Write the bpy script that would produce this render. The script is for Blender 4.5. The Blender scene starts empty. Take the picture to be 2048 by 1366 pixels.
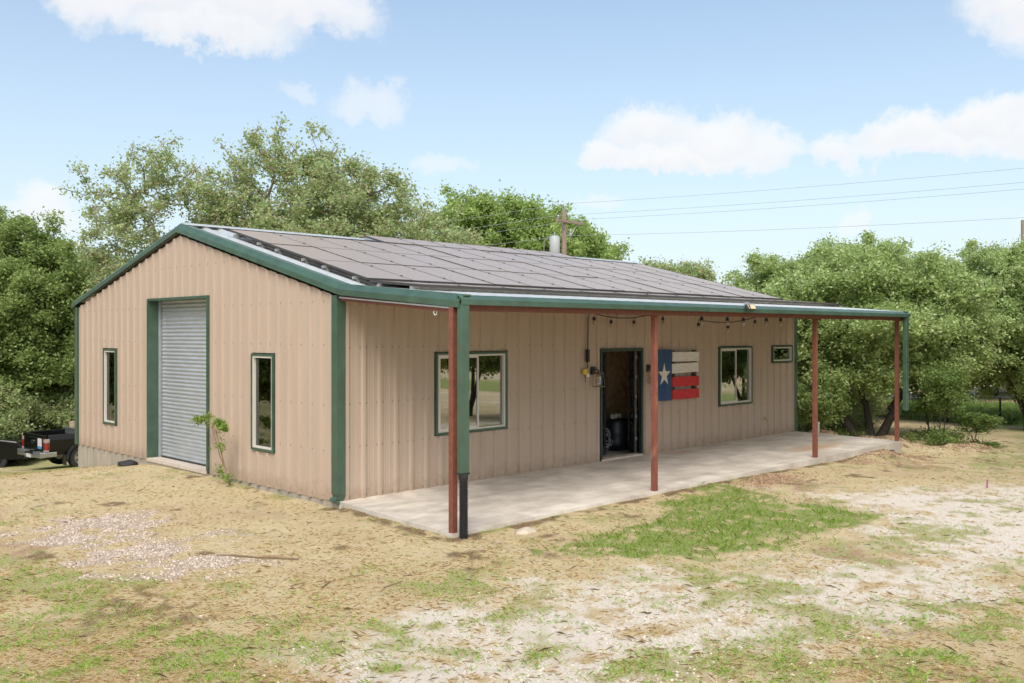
import bpy, math, random
import numpy as np
from math import radians as R, sin, cos, pi
from mathutils import Vector, Matrix

scene = bpy.context.scene
COL = scene.collection

# ------------------------------------------------------------------ camera
cam_d = bpy.data.cameras.new("camera")
cam = bpy.data.objects.new("camera", cam_d)
COL.objects.link(cam)
cam.location = (-7.82, -11.44, 2.49)
cam.rotation_euler = (R(90), 0, R(-45))
cam_d.sensor_width = 36.0
cam_d.lens = 36.0 * 1854 / 2048
cam_d.shift_y = -19 / 2048
cam_d.clip_end = 2000
scene.camera = cam

# ------------------------------------------------------------------ exposure, sun, sky
scene.view_settings.view_transform = 'Standard'
scene.view_settings.look = 'None'
scene.view_settings.gamma = 1.0
EXP = 1.92
scene.view_settings.exposure = EXP
SUN_EL, SUN_AZ = 48.0, 217.0      # azimuth in degrees from +X, counter clockwise, of the place the sun is at
sun_d = bpy.data.lights.new("sun", 'SUN')
sun_d.energy = 0.92
sun_d.angle = R(32)
sun_d.color = (1.0, 0.95, 0.88)
sun = bpy.data.objects.new("sun", sun_d)
COL.objects.link(sun)
sun.rotation_euler = (R(90 - SUN_EL), 0, R(SUN_AZ + 90))
world = bpy.data.worlds.new("World")
scene.world = world
world.use_nodes = True
WT = world.node_tree
WT.nodes.clear()
SKY_STRENGTH = 0.05


def build_world():
    N, L = WT.nodes, WT.links
    out = N.new('ShaderNodeOutputWorld')
    bg = N.new('ShaderNodeBackground')
    bg.inputs['Strength'].default_value = SKY_STRENGTH
    L.new(bg.outputs[0], out.inputs[0])
    sky = N.new('ShaderNodeTexSky')
    sky.sky_type = 'NISHITA'
    sky.sun_disc = False
    sky.sun_elevation = R(SUN_EL)
    sky.sun_rotation = R(90 - SUN_AZ)
    sky.air_density = 1.0
    sky.dust_density = 0.6
    sky.ozone_density = 2.5
    tc = N.new('ShaderNodeTexCoord')
    sep = N.new('ShaderNodeSeparateXYZ')
    L.new(tc.outputs['Generated'], sep.inputs[0])

    def math_(op, a, b=None, c=None, clamp=False):
        n = N.new('ShaderNodeMath')
        n.operation = op
        n.use_clamp = clamp
        for i, v in enumerate((a, b, c)):
            if v is None:
                continue
            if isinstance(v, (int, float)):
                n.inputs[i].default_value = v
            else:
                L.new(v, n.inputs[i])
        return n.outputs[0]

    def mix(fac, a, b):
        n = N.new('ShaderNodeMix')
        n.data_type = 'RGBA'
        if isinstance(fac, (int, float)):
            n.inputs[0].default_value = fac
        else:
            L.new(fac, n.inputs[0])
        for i, v in ((6, a), (7, b)):
            if isinstance(v, tuple):
                n.inputs[i].default_value = (*v, 1)
            else:
                L.new(v, n.inputs[i])
        return n.outputs[2]
    # thin high haze: whitens the clear blue and gets denser towards the horizon
    k = 1.0 / SKY_STRENGTH / (2 ** EXP)
    hz = math_('POWER', math_('SUBTRACT', 1.0, math_('MULTIPLY', math_('ABSOLUTE', sep.outputs[2]), 1.75), clamp=True), 1.7)
    hz = math_('MULTIPLY_ADD', hz, 0.80, 0.14)
    tint = N.new('ShaderNodeVectorMath')
    tint.operation = 'MULTIPLY'
    L.new(sky.outputs[0], tint.inputs[0])
    tint.inputs[1].default_value = (.83, .97, .96)
    base = mix(hz, tint.outputs[0], (0.83 * k, 0.895 * k, 0.96 * k))
    # clouds, with unseen ones added as fill light: puffs given by azimuth / elevation / angular half sizes (degrees), edges broken by noise
    no = N.new('ShaderNodeTexNoise')
    no.inputs['Scale'].default_value = 13.0
    no.inputs['Detail'].default_value = 8.0
    no.inputs['Roughness'].default_value = 0.64
    L.new(tc.outputs['Generated'], no.inputs['Vector'])
    off = N.new('ShaderNodeVectorMath')
    off.operation = 'SUBTRACT'
    L.new(no.outputs['Color'], off.inputs[0])
    off.inputs[1].default_value = (0.5, 0.5, 0.5)
    scl = N.new('ShaderNodeVectorMath')
    scl.operation = 'SCALE'
    L.new(off.outputs[0], scl.inputs[0])
    scl.inputs['Scale'].default_value = 0.10
    wp = N.new('ShaderNodeVectorMath')
    wp.operation = 'ADD'
    L.new(tc.outputs['Generated'], wp.inputs[0])
    L.new(scl.outputs[0], wp.inputs[1])
    puffs = [  # az, el, half width, half height, strength
        (65.2, 19.2, 6.0, 2.9, 1.0), (59.5, 19.0, 4.3, 2.6, 1.0), (69.4, 18.7, 2.6, 2.2, .95), (55.6, 18.6, 2.6, 2.0, .85), (63.5, 17.0, 5.6, 1.2, .95),
        (53.8, 13.5, 2.6, 1.3, .55), (58.2, 14.1, 1.2, .8, .4),
        (36.7, 12.1, 2.9, 1.8, 1.0), (32.4, 11.4, 2.9, 1.7, 1.0), (34.5, 10.3, 5.6, 1.1, 1.0), (29.2, 10.6, 1.7, 1.5, .85), (39.2, 10.5, 1.7, 1.2, .95),
        (22.4, 10.9, 2.4, 1.5, 1.0), (18.6, 11.3, 2.9, 1.4, 1.0), (20.5, 10.0, 4.6, 1.0, .95), (25.8, 10.4, 1.8, 1.2, .9), (15.8, 10.6, 2.2, 1.2, .9),
        (15.8, 17.0, 3.2, 2.5, 1.0), (13.0, 15.6, 4.2, 2.7, 1.0),
        (71.5, 6.6, 2.4, 1.5, .85), (49.4, 10.3, 1.9, .9, .45), (25.0, 6.5, 1.1, 1.0, .55), (15.5, 5.8, 1.4, 1.1, .7), (40.2, 7.9, 1.4, .5, .4),
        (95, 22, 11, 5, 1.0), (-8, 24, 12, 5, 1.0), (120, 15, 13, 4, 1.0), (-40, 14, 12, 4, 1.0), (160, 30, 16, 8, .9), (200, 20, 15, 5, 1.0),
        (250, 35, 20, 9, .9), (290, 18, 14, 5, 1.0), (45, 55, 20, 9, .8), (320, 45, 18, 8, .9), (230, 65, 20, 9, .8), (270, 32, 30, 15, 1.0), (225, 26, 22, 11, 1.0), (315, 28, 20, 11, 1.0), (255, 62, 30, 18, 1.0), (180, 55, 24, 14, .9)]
    total = None
    shade = None
    lit = None
    for az, el, w, h, st in puffs:
        a, e = R(az), R(el)
        c = (cos(e) * cos(a), cos(e) * sin(a), sin(e))
        t = (-sin(a), cos(a), 0)
        b = (-sin(e) * cos(a), -sin(e) * sin(a), cos(e))

        def dot(v, kk):
            n = N.new('ShaderNodeVectorMath')
            n.operation = 'DOT_PRODUCT'
            L.new(wp.outputs[0], n.inputs[0])
            n.inputs[1].default_value = [x * kk for x in v]
            return n.outputs['Value']
        u = dot(t, 1 / sin(R(w)))
        v = dot(b, 1 / sin(R(h)))
        vb = math_('MULTIPLY', math_('MINIMUM', v, 0.0), 0.35)     # flatter underside
        v2 = math_('ADD', v, vb)
        r2 = math_('ADD', math_('MULTIPLY', u, u), math_('MULTIPLY', v2, v2))
        f = dot(c, 1.0)
        front = math_('GREATER_THAN', f, 0.0)
        m = N.new('ShaderNodeMapRange')
        m.interpolation_type = 'SMOOTHSTEP'
        m.inputs['From Min'].default_value = 1.3
        m.inputs['From Max'].default_value = 0.1
        m.inputs['To Max'].default_value = st
        L.new(r2, m.inputs['Value'])
        mk = math_('MULTIPLY', m.outputs[0], front)
        sh = math_('MULTIPLY', mk, math_('MULTIPLY_ADD', v, -0.5, 0.35, clamp=True))
        if not (-20 < az < 110 and el < 30):  # puffs out of view, added to fill the scene with light
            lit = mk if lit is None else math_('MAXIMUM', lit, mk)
        total = mk if total is None else math_('SUBTRACT', math_('ADD', total, mk), math_('MULTIPLY', total, mk))
        shade = sh if shade is None else math_('MAXIMUM', shade, sh)
    cloud = mix(math_('MULTIPLY', shade, 0.8, clamp=True), (1.0 * k, 1.0 * k, 1.0 * k), (0.80 * k, 0.82 * k, 0.88 * k))
    cloud = mix(lit, cloud, (2.9 * k, 2.85 * k, 2.75 * k))  # unseen fill puffs, made far brighter than the visible clouds
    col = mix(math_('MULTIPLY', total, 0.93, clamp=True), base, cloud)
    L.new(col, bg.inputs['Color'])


build_world()

# ------------------------------------------------------------------ helpers
rng = np.random.default_rng(7)
random.seed(7)


class MB:
    """collects boxes, tubes and sheets, then links them as ONE mesh object"""

    def __init__(self):
        self.v, self.f = [], []

    def add(self, vs, fs):
        o = len(self.v)
        self.v += [tuple(p) for p in vs]
        self.f += [tuple(i + o for i in q) for q in fs]
        return self

    def box(self, x0, x1, y0, y1, z0, z1, M=None):
        vs = [(x, y, z) for x in (x0, x1) for y in (y0, y1) for z in (z0, z1)]
        if M is not None:
            vs = [M @ Vector(p) for p in vs]
        return self.add(vs, [(0, 1, 3, 2), (4, 6, 7, 5), (0, 4, 5, 1), (2, 3, 7, 6), (0, 2, 6, 4), (1, 5, 7, 3)])

    def tube(self, pts, r, n=8, caps=True):
        pts = [Vector(p) for p in pts]
        rs = r if isinstance(r, (list, tuple)) else [r] * len(pts)
        vs, fs = [], []
        for i, p in enumerate(pts):
            d = (pts[min(i + 1, len(pts) - 1)] - pts[max(i - 1, 0)]).normalized()
            a = d.cross(Vector((0, 0, 1)) if abs(d.z) < .9 else Vector((1, 0, 0))).normalized()
            b = d.cross(a)
            for k in range(n):
                t = 2 * pi * k / n
                vs.append(p + a * (cos(t) * rs[i]) + b * (sin(t) * rs[i]))
        for i in range(len(pts) - 1):
            for k in range(n):
                k2 = (k + 1) % n
                fs.append((i * n + k, i * n + k2, (i + 1) * n + k2, (i + 1) * n + k))
        if caps:
            fs.append(tuple(range(n - 1, -1, -1)))
            fs.append(tuple((len(pts) - 1) * n + k for k in range(n)))
        return self.add(vs, fs)

    def lathe(self, prof, n=24, M=None):
        vs, fs = [], []
        for r, z in prof:
            for k in range(n):
                t = 2 * pi * k / n
                p = Vector((r * cos(t), r * sin(t), z))
                vs.append(M @ p if M is not None else p)
        for i in range(len(prof) - 1):
            for k in range(n):
                k2 = (k + 1) % n
                fs.append((i * n + k, i * n + k2, (i + 1) * n + k2, (i + 1) * n + k))
        return self.add(vs, fs)

    def sweep(self, prof, path, closed=True, place=None):
        """prof: (a, b) pairs, path: items handed with a, b to place(item, a, b) -> xyz"""
        n = len(prof)
        vs = [place(p, a, b) for p in path for a, b in prof]
        fs = []
        for i in range(len(path) - 1):
            for k in range(n if closed else n - 1):
                k2 = (k + 1) % n
                fs.append((i * n + k, i * n + k2, (i + 1) * n + k2, (i + 1) * n + k))
        if closed:
            fs.append(tuple(range(n)))
            fs.append(tuple((len(path) - 1) * n + k for k in range(n - 1, -1, -1)))
        return self.add(vs, fs)

    def build(self, name, m, parent=None, smooth=False, bevel=0):
        me = bpy.data.meshes.new(name)
        me.from_pydata(self.v, [], self.f)
        if m:
            me.materials.append(m)
        if smooth:
            me.polygons.foreach_set('use_smooth', [True] * len(me.polygons))
        me.update()
        o = bpy.data.objects.new(name, me)
        COL.objects.link(o)
        if parent:
            o.parent = parent
        if bevel:
            b = o.modifiers.new('bevel', 'BEVEL')
            b.width = bevel
            b.segments = 2
            b.limit_method = 'ANGLE'
        if getattr(self, 'split', None) is not None:
            me.materials.append(SCREW)
            for q in me.polygons:
                if q.index >= self.split:
                    q.material_index = 1
        return o


def npmesh(name, verts, faces, m, parent=None, smooth=False):
    """verts (n,3), faces (m,k) numpy arrays"""
    me = bpy.data.meshes.new(name)
    k = faces.shape[1]
    me.vertices.add(len(verts))
    me.vertices.foreach_set('co', np.ascontiguousarray(verts, dtype=np.float32).ravel())
    me.loops.add(faces.size)
    me.loops.foreach_set('vertex_index', np.ascontiguousarray(faces, dtype=np.int32).ravel())
    me.polygons.add(len(faces))
    me.polygons.foreach_set('loop_start', np.arange(0, faces.size, k, dtype=np.int32))
    if smooth:
        me.polygons.foreach_set('use_smooth', np.ones(len(faces), dtype=bool))
    me.update(calc_edges=True)
    if m:
        me.materials.append(m)
    o = bpy.data.objects.new(name, me)
    COL.objects.link(o)
    if parent:
        o.parent = parent
    return o


def tag(o, label=None, cat=None, group=None, kind=None):
    if label:
        o['label'] = label
    if cat:
        o['category'] = cat
    if group:
        o['group'] = group
    if kind:
        o['kind'] = kind
    return o


def thing(name, label, cat, loc=(0, 0, 0), rotz=0.0, group=None):
    o = bpy.data.objects.new(name, None)
    COL.objects.link(o)
    o.location = loc
    o.rotation_euler = (0, 0, rotz)
    return tag(o, label, cat, group)


def dup(root, loc, rotz=0.0, scale=1.0, label=None, group=None):
    def cp(o, parent):
        c = o.copy()
        COL.objects.link(c)
        c.parent = parent
        for ch in [x for x in COL.objects if x.parent == o]:
            cp(ch, c)
        return c
    c = cp(root, None)
    c.location = loc
    c.rotation_euler = (0, 0, rotz)
    c.scale = (scale,) * 3 if isinstance(scale, (int, float)) else scale
    if label:
        c['label'] = label
    if group:
        c['group'] = group
    return c


# ---- noise
def _hash(ix, iy, s):
    h = (ix.astype(np.int64) * 374761393 + iy.astype(np.int64) * 668265263 + s * 1442695041) & 0x7fffffff
    h = ((h ^ (h >> 13)) * 1274126177) & 0x7fffffff
    return ((h ^ (h >> 16)) & 0xffff) / 65535.0


def vnoise(x, y, s=0):
    ix, iy = np.floor(x), np.floor(y)
    fx, fy = x - ix, y - iy
    fx, fy = fx * fx * (3 - 2 * fx), fy * fy * (3 - 2 * fy)
    a, b = _hash(ix, iy, s), _hash(ix + 1, iy, s)
    c, d = _hash(ix, iy + 1, s), _hash(ix + 1, iy + 1, s)
    return (a + (b - a) * fx) * (1 - fy) + (c + (d - c) * fx) * fy


def fbm(x, y, s=0, o=4):
    t, a, n = 0, .5, 0
    for i in range(o):
        t = t + a * vnoise(x * 2 ** i + 17.3 * i, y * 2 ** i - 9.1 * i, s + i)
        n += a
        a *= .5
    return t / n


# ---- materials
def mat(name, col, rough=.6, metal=0.0, var=0.0, vscale=8.0, stretch=(1, 1, 1), bump=0.0, bscale=60.0, col2=None, thr=(.45, .6), spec=.5, island=0.0, coat=0.0):
    m = bpy.data.materials.new(name)
    m.use_nodes = True
    T = m.node_tree
    N, L = T.nodes, T.links
    p = N['Principled BSDF']
    p.inputs['Roughness'].default_value = rough
    p.inputs['Metallic'].default_value = metal
    p.inputs['Specular IOR Level'].default_value = spec
    p.inputs['Coat Weight'].default_value = coat
    p.inputs['Base Color'].default_value = (*col, 1)
    tc = N.new('ShaderNodeTexCoord')
    mp = N.new('ShaderNodeMapping')
    mp.inputs['Scale'].default_value = stretch
    L.new(tc.outputs['Object'], mp.inputs[0])
    cur = None
    if col2 is not None:
        n = N.new('ShaderNodeTexNoise')
        n.inputs['Scale'].default_value = vscale
        n.inputs['Detail'].default_value = 6
        n.inputs['Roughness'].default_value = .62
        L.new(mp.outputs[0], n.inputs['Vector'])
        mr = N.new('ShaderNodeMapRange')
        mr.inputs['From Min'].default_value, mr.inputs['From Max'].default_value = thr
        L.new(n.outputs['Fac'], mr.inputs[0])
        mx = N.new('ShaderNodeMix')
        mx.data_type = 'RGBA'
        L.new(mr.outputs[0], mx.inputs[0])
        mx.inputs[6].default_value = (*col, 1)
        mx.inputs[7].default_value = (*col2, 1)
        cur = mx.outputs[2]
    if var:
        n = N.new('ShaderNodeTexNoise')
        n.inputs['Scale'].default_value = vscale * 1.7
        n.inputs['Detail'].default_value = 5
        L.new(mp.outputs[0], n.inputs['Vector'])
        h = N.new('ShaderNodeHueSaturation')
        mr = N.new('ShaderNodeMapRange')
        mr.inputs['From Min'].default_value, mr.inputs['From Max'].default_value = .3, .7
        mr.inputs['To Min'].default_value, mr.inputs['To Max'].default_value = 1 - var, 1 + var
        L.new(n.outputs['Fac'], mr.inputs[0])
        L.new(mr.outputs[0], h.inputs['Value'])
        if cur:
            L.new(cur, h.inputs['Color'])
        else:
            h.inputs['Color'].default_value = (*col, 1)
        cur = h.outputs[0]
    if island:
        g = N.new('ShaderNodeNewGeometry')
        h = N.new('ShaderNodeHueSaturation')
        mr = N.new('ShaderNodeMapRange')
        mr.inputs['To Min'].default_value, mr.inputs['To Max'].default_value = 1 - island, 1 + island
        L.new(g.outputs['Random Per Island'], mr.inputs[0])
        L.new(mr.outputs[0], h.inputs['Value'])
        if cur:
            L.new(cur, h.inputs['Color'])
        else:
            h.inputs['Color'].default_value = (*col, 1)
        cur = h.outputs[0]
    if cur:
        L.new(cur, p.inputs['Base Color'])
    if bump:
        n = N.new('ShaderNodeTexNoise')
        n.inputs['Scale'].default_value = bscale
        n.inputs['Detail'].default_value = 5
        L.new(mp.outputs[0], n.inputs['Vector'])
        b = N.new('ShaderNodeBump')
        b.inputs['Strength'].default_value = bump
        b.inputs['Distance'].default_value = .02
        L.new(n.outputs['Fac'], b.inputs['Height'])
        L.new(b.outputs[0], p.inputs['Normal'])
    return m


def leaf_mat(name, cols, trans=.35):
    m = bpy.data.materials.new(name)
    m.use_nodes = True
    T = m.node_tree
    N, L = T.nodes, T.links
    N.clear()
    out = N.new('ShaderNodeOutputMaterial')
    g = N.new('ShaderNodeNewGeometry')
    rp = N.new('ShaderNodeValToRGB')
    e = rp.color_ramp.elements
    while len(e) < len(cols):
        e.new(.5)
    for i, c in enumerate(cols):
        e[i].position = i / (len(cols) - 1)
        e[i].color = (*c, 1)
    L.new(g.outputs['Random Per Island'], rp.inputs[0])
    d = N.new('ShaderNodeBsdfPrincipled')
    d.inputs['Roughness'].default_value = .55
    d.inputs['Specular IOR Level'].default_value = .3
    t = N.new('ShaderNodeBsdfTranslucent')
    hs = N.new('ShaderNodeHueSaturation')
    hs.inputs['Value'].default_value = 1.35
    hs.inputs['Hue'].default_value = .485
    L.new(rp.outputs[0], hs.inputs['Color'])
    L.new(rp.outputs[0], d.inputs['Base Color'])
    L.new(hs.outputs[0], t.inputs['Color'])
    mx = N.new('ShaderNodeMixShader')
    mx.inputs[0].default_value = trans
    L.new(d.outputs[0], mx.inputs[1])
    L.new(t.outputs[0], mx.inputs[2])
    L.new(mx.outputs[0], out.inputs[0])
    return m


def glass_mat(name, tint=(.32, .34, .3), refl=.22):
    m = bpy.data.materials.new(name)
    m.use_nodes = True
    N, L = m.node_tree.nodes, m.node_tree.links
    N.clear()
    out = N.new('ShaderNodeOutputMaterial')
    tr = N.new('ShaderNodeBsdfTransparent')
    tr.inputs[0].default_value = (*tint, 1)
    gl = N.new('ShaderNodeBsdfGlossy')
    gl.inputs['Roughness'].default_value = .015
    lw = N.new('ShaderNodeLayerWeight')
    lw.inputs['Blend'].default_value = .35
    ma = N.new('ShaderNodeMath')
    ma.operation = 'MULTIPLY_ADD'
    L.new(lw.outputs['Fresnel'], ma.inputs[0])
    ma.inputs[1].default_value = .3
    ma.inputs[2].default_value = refl
    ma.use_clamp = True
    mx = N.new('ShaderNodeMixShader')
    L.new(ma.outputs[0], mx.inputs[0])
    L.new(tr.outputs[0], mx.inputs[1])
    L.new(gl.outputs[0], mx.inputs[2])
    L.new(mx.outputs[0], out.inputs[0])
    return m


TAN = mat("tan_siding", (.425, .326, .252), .45, var=.04, vscale=2.2, stretch=(1, 1, .18), spec=.35)


def splash(m):
    N, L = m.node_tree.nodes, m.node_tree.links
    p = N['Principled BSDF']
    src = p.inputs['Base Color'].links[0].from_socket
    tc = N.new('ShaderNodeTexCoord')
    sp = N.new('ShaderNodeSeparateXYZ')
    L.new(tc.outputs['Object'], sp.inputs[0])
    n = N.new('ShaderNodeTexNoise')
    n.inputs['Scale'].default_value = 6
    n.inputs['Detail'].default_value = 7
    n.inputs['Roughness'].default_value = .7
    L.new(tc.outputs['Object'], n.inputs['Vector'])
    a = N.new('ShaderNodeMath')
    a.operation = 'MULTIPLY_ADD'
    L.new(n.outputs['Fac'], a.inputs[0])
    a.inputs[1].default_value = -.75
    L.new(sp.outputs[2], a.inputs[2])
    r = N.new('ShaderNodeMapRange')
    r.inputs['From Min'].default_value, r.inputs['From Max'].default_value = -.12, -.40
    r.inputs['To Max'].default_value = .55
    L.new(a.outputs[0], r.inputs[0])
    mx = N.new('ShaderNodeMix')
    mx.data_type = 'RGBA'
    L.new(r.outputs[0], mx.inputs[0])
    L.new(src, mx.inputs[6])
    mx.inputs[7].default_value = (.27, .19, .125, 1)
    L.new(mx.outputs[2], p.inputs['Base Color'])


splash(TAN)
SCREW = mat("screw_head", (.24, .17, .125), .5)
GREEN = mat("green_trim", (.040, .082, .052), .42, var=.2, vscale=2.5, spec=.7, coat=.12, col2=(.055, .105, .075), thr=(.55, .75))
GALV = mat("galvalume_roof", (.62, .62, .60), .38, metal=.55, var=.08, vscale=2)
CURT = mat("galvanised_curtain", (.47, .49, .51), .36, metal=.5, var=.08, vscale=2, stretch=(1, 1, 3))
REDOX = mat("red_oxide_steel", (.175, .055, .032), .6, var=.18, vscale=9, col2=(.17, .062, .04), thr=(.5, .68), bump=.1)
REDWORN = mat("worn_red_oxide_steel", (.20, .06, .038), .6, var=.2, vscale=7, stretch=(1, 1, .35), col2=(.34, .19, .12), thr=(.60, .74), bump=.1)
CONC = mat("foundation_concrete", (.36, .31, .25), .9, var=.14, vscale=3, stretch=(2, 2, .4), col2=(.27, .23, .18), thr=(.45, .7), bump=.3, bscale=30)
CONCPALE = mat("pale_concrete", (.5, .42, .35), .9, var=.1, vscale=5, bump=.2)
WHITEV = mat("white_vinyl", (.58, .545, .48), .4, var=.03)
BLACKM = mat("black_metal", (.018, .018, .02), .4, var=.2)
DARKBRONZE = mat("dark_door_frame", (.022, .026, .03), .35, var=.2)
BLACKPL = mat("black_plastic", (.015, .016, .018), .38, var=.2)
RUBBER = mat("black_rubber", (.02, .02, .02), .75, var=.2, bump=.2)
GLASS = glass_mat("window_glass", (.40, .42, .36), .15)
BULBG = glass_mat("bulb_glass", (.8, .75, .65), .12)
SHADEG = glass_mat("lantern_glass", (.78, .74, .66), .2)
BLUEP = mat("blue_painted_wood", (.02, .06, .15), .6, var=.2, vscale=6, stretch=(3, 1, .5), bump=.4, bscale=25)
WHITEP = mat("white_painted_wood", (.66, .60, .53), .65, var=.08, vscale=6, stretch=(.5, 1, 4), col2=(.42, .34, .27), thr=(.62, .74), bump=.4, bscale=25)
REDP = mat("red_painted_wood", (.52, .022, .028), .55, var=.18, vscale=6, stretch=(.5, 1, 4), col2=(.3, .015, .018), thr=(.6, .75), bump=.4, bscale=25)
PLY = mat("plywood", (.62, .42, .22), .8, var=.2, vscale=7, col2=(.46, .28, .13), thr=(.45, .65))
PVC = mat("white_pvc", (.7, .68, .63), .5)
BRASS = mat("faucet_brass", (.42, .30, .14), .4, metal=.8)
YELLOW = mat("yellow_plastic", (.7, .5, .05), .5)
CHROME = mat("chrome", (.55, .56, .57), .22, metal=1.0, var=.1)
WOODPOLE = mat("weathered_pole_wood", (.27, .195, .155), .85, var=.25, vscale=6, stretch=(4, 4, .3), bump=.3)
GREYSTEEL = mat("grey_steel", (.42, .43, .44), .5, metal=.5, var=.1)
WIREM = mat("power_cable", (.36, .37, .39), .6)
BARK = mat("oak_bark", (.21, .175, .14), .9, var=.3, vscale=5, stretch=(2, 2, .6), bump=.6, bscale=18)
BARKD = mat("dark_bark", (.06, .047, .037), .9, var=.3, vscale=5, stretch=(2, 2, .6), bump=.6, bscale=18)
TWIG = mat("twig_bark", (.22, .15, .09), .85, var=.2)

# ------------------------------------------------------------------ terrain
SLAB = [(0.02, 0.0), (-.26, -2.84), (13.46, -2.74), (13.67, 0.0)]


def gz(x, y):
    x, y = np.asarray(x, float), np.asarray(y, float)

    def sp(t, k):
        return np.log1p(np.exp(np.clip(t / k, -40, 40))) * k
    z = -.045 - .142 * (sp(y - 6.5, .5) - .8 * sp(y - 22, 2.0))
    z = z - .041 * (sp(x - 8.0, .8) - sp(x - 42, 3.0)) * np.clip(1 - (y - 5) / 20, 0, 1)
    z = z + .05 * (fbm(x * .35, y * .35, 3, 3) - .5) * np.clip((np.abs(y + 3) + np.abs(x - 4)) / 10, .2, 1)
    z = z + .022 * (fbm(x * 2.3, y * 2.3, 5, 3) - .5)
    # lower along the gable foot, spoil heap over the far slab corner
    z = z - .05 * np.exp(-((x + .2) / .5) ** 2) * np.clip((3.2 - y) / 1.2, 0, 1) * np.clip((y + .3) / .3, 0, 1)
    m1 = np.exp(-(((x - 11.3) / .8) ** 2 + ((y + 3.25) / .42) ** 2))
    z = z + .20 * m1 * (.75 + .5 * fbm(x * 4, y * 4, 9, 2))
    m2 = np.exp(-(((x - 14.6) / .55) ** 2 + ((y + .2) / .5) ** 2)) + .8 * np.exp(-(((x - 14.7) / .5) ** 2 + ((y + 1.7) / .9) ** 2)) + .6 * np.exp(-(((x - 15.2) / .8) ** 2 + ((y + 3.6) / .6) ** 2))
    z = z + .33 * m2 * (.7 + .6 * fbm(x * 4, y * 4, 11, 2))
    return z


def sdpoly(x, y, poly):
    """signed distance, positive inside"""
    P = np.array(poly)
    d = np.full(x.shape, 1e9)
    ins = np.zeros(x.shape, bool)
    for i in range(len(P)):
        a, b = P[i], P[(i + 1) % len(P)]
        ex, ey = b - a
        wx, wy = x - a[0], y - a[1]
        t = np.clip((wx * ex + wy * ey) / (ex * ex + ey * ey), 0, 1)
        d = np.minimum(d, np.hypot(wx - t * ex, wy - t * ey))
        c = ((a[1] > y) != (b[1] > y)) & (x < ex * (y - a[1]) / (ey if ey else 1e-9) + a[0])
        ins ^= c
    return np.where(ins, d, -d)


POLY = dict(
    gravel=[[(-3.9, 1.3), (-3.1, 1.75), (-2.1, 1.15), (-2.4, 0.05), (-2.8, -.2), (-2.4, -.7), (-2.3, -2.2), (-2.8, -2.6), (-3.4, -2.6), (-3.75, -1.9), (-4.25, -1.8), (-4.5, -.9)]],
    green=[[(0.0, -4.2), (1.0, -4.1), (3.0, -3.7), (5.2, -3.2), (5.4, -4.0), (4.7, -4.5), (5.3, -4.8), (4.5, -5.9), (3.6, -6.1), (2.0, -6.0), (.8, -5.4)]],
    thin=[[(-6, 1.0), (-4.6, .4), (-4.0, -1.2), (-3.2, -2.8), (-4.6, -3.2), (-7, -1)], [(.2, -5.4), (1.6, -6.3), (.6, -7.4), (-.8, -6.6)], [(-5.3, -2.7), (-4.7, -2.8), (-3.9, -4.2), (-4.3, -5.4), (-6.0, -4.9), (-7, -3.3)],
          [(-1.5, -7.5), (0.1, -8.0), (2.7, -8.3), (4.2, -9.4), (-.7, -10.5), (-3.3, -8.6)], [(-5.5, 6.8), (-2, 6.6), (-1.2, 7.6), (-6, 12)],
          [(-1.8, -3.3), (-.9, -4.2), (-1.3, -5.0), (-2.5, -4.3)], [(14, -4), (20, -3.2), (27, -1), (30, -6), (18, -7.5), (11, -6.6), (9.8, -5.6)]],
    pale=[[(5.8, -3.8), (6.3, -4.9), (9.6, -6.4), (12, -8.4), (3.0, -10.4), (2.4, -8.3), (3.0, -7.1), (3.6, -6.3), (4.9, -5.5)],
          [(-4.3, -5.5), (-3.1, -4.8), (-1.7, -4.6), (.5, -5.6), (2.6, -6.7), (3.2, -8.2), (1.1, -9.1), (-1.3, -7.9), (-3, -8.4), (-4.8, -7)]],
    dirt=[[(-4.6, 2.4), (-3.7, 1.2), (-3.5, -.2), (-4.1, -.6), (-6.5, .2)], [(6.1, -2.95), (7.3, -3.1), (7.0, -4.1), (7.5, -4.4), (5.5, -4.5)],
          [(1.6, -6.3), (3.3, -6.5), (2.9, -7.2), (1.5, -7.1)], [(10.4, -2.85), (13, -2.85), (12.4, -3.9), (10.2, -4.6), (9.6, -3.9)]])


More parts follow.
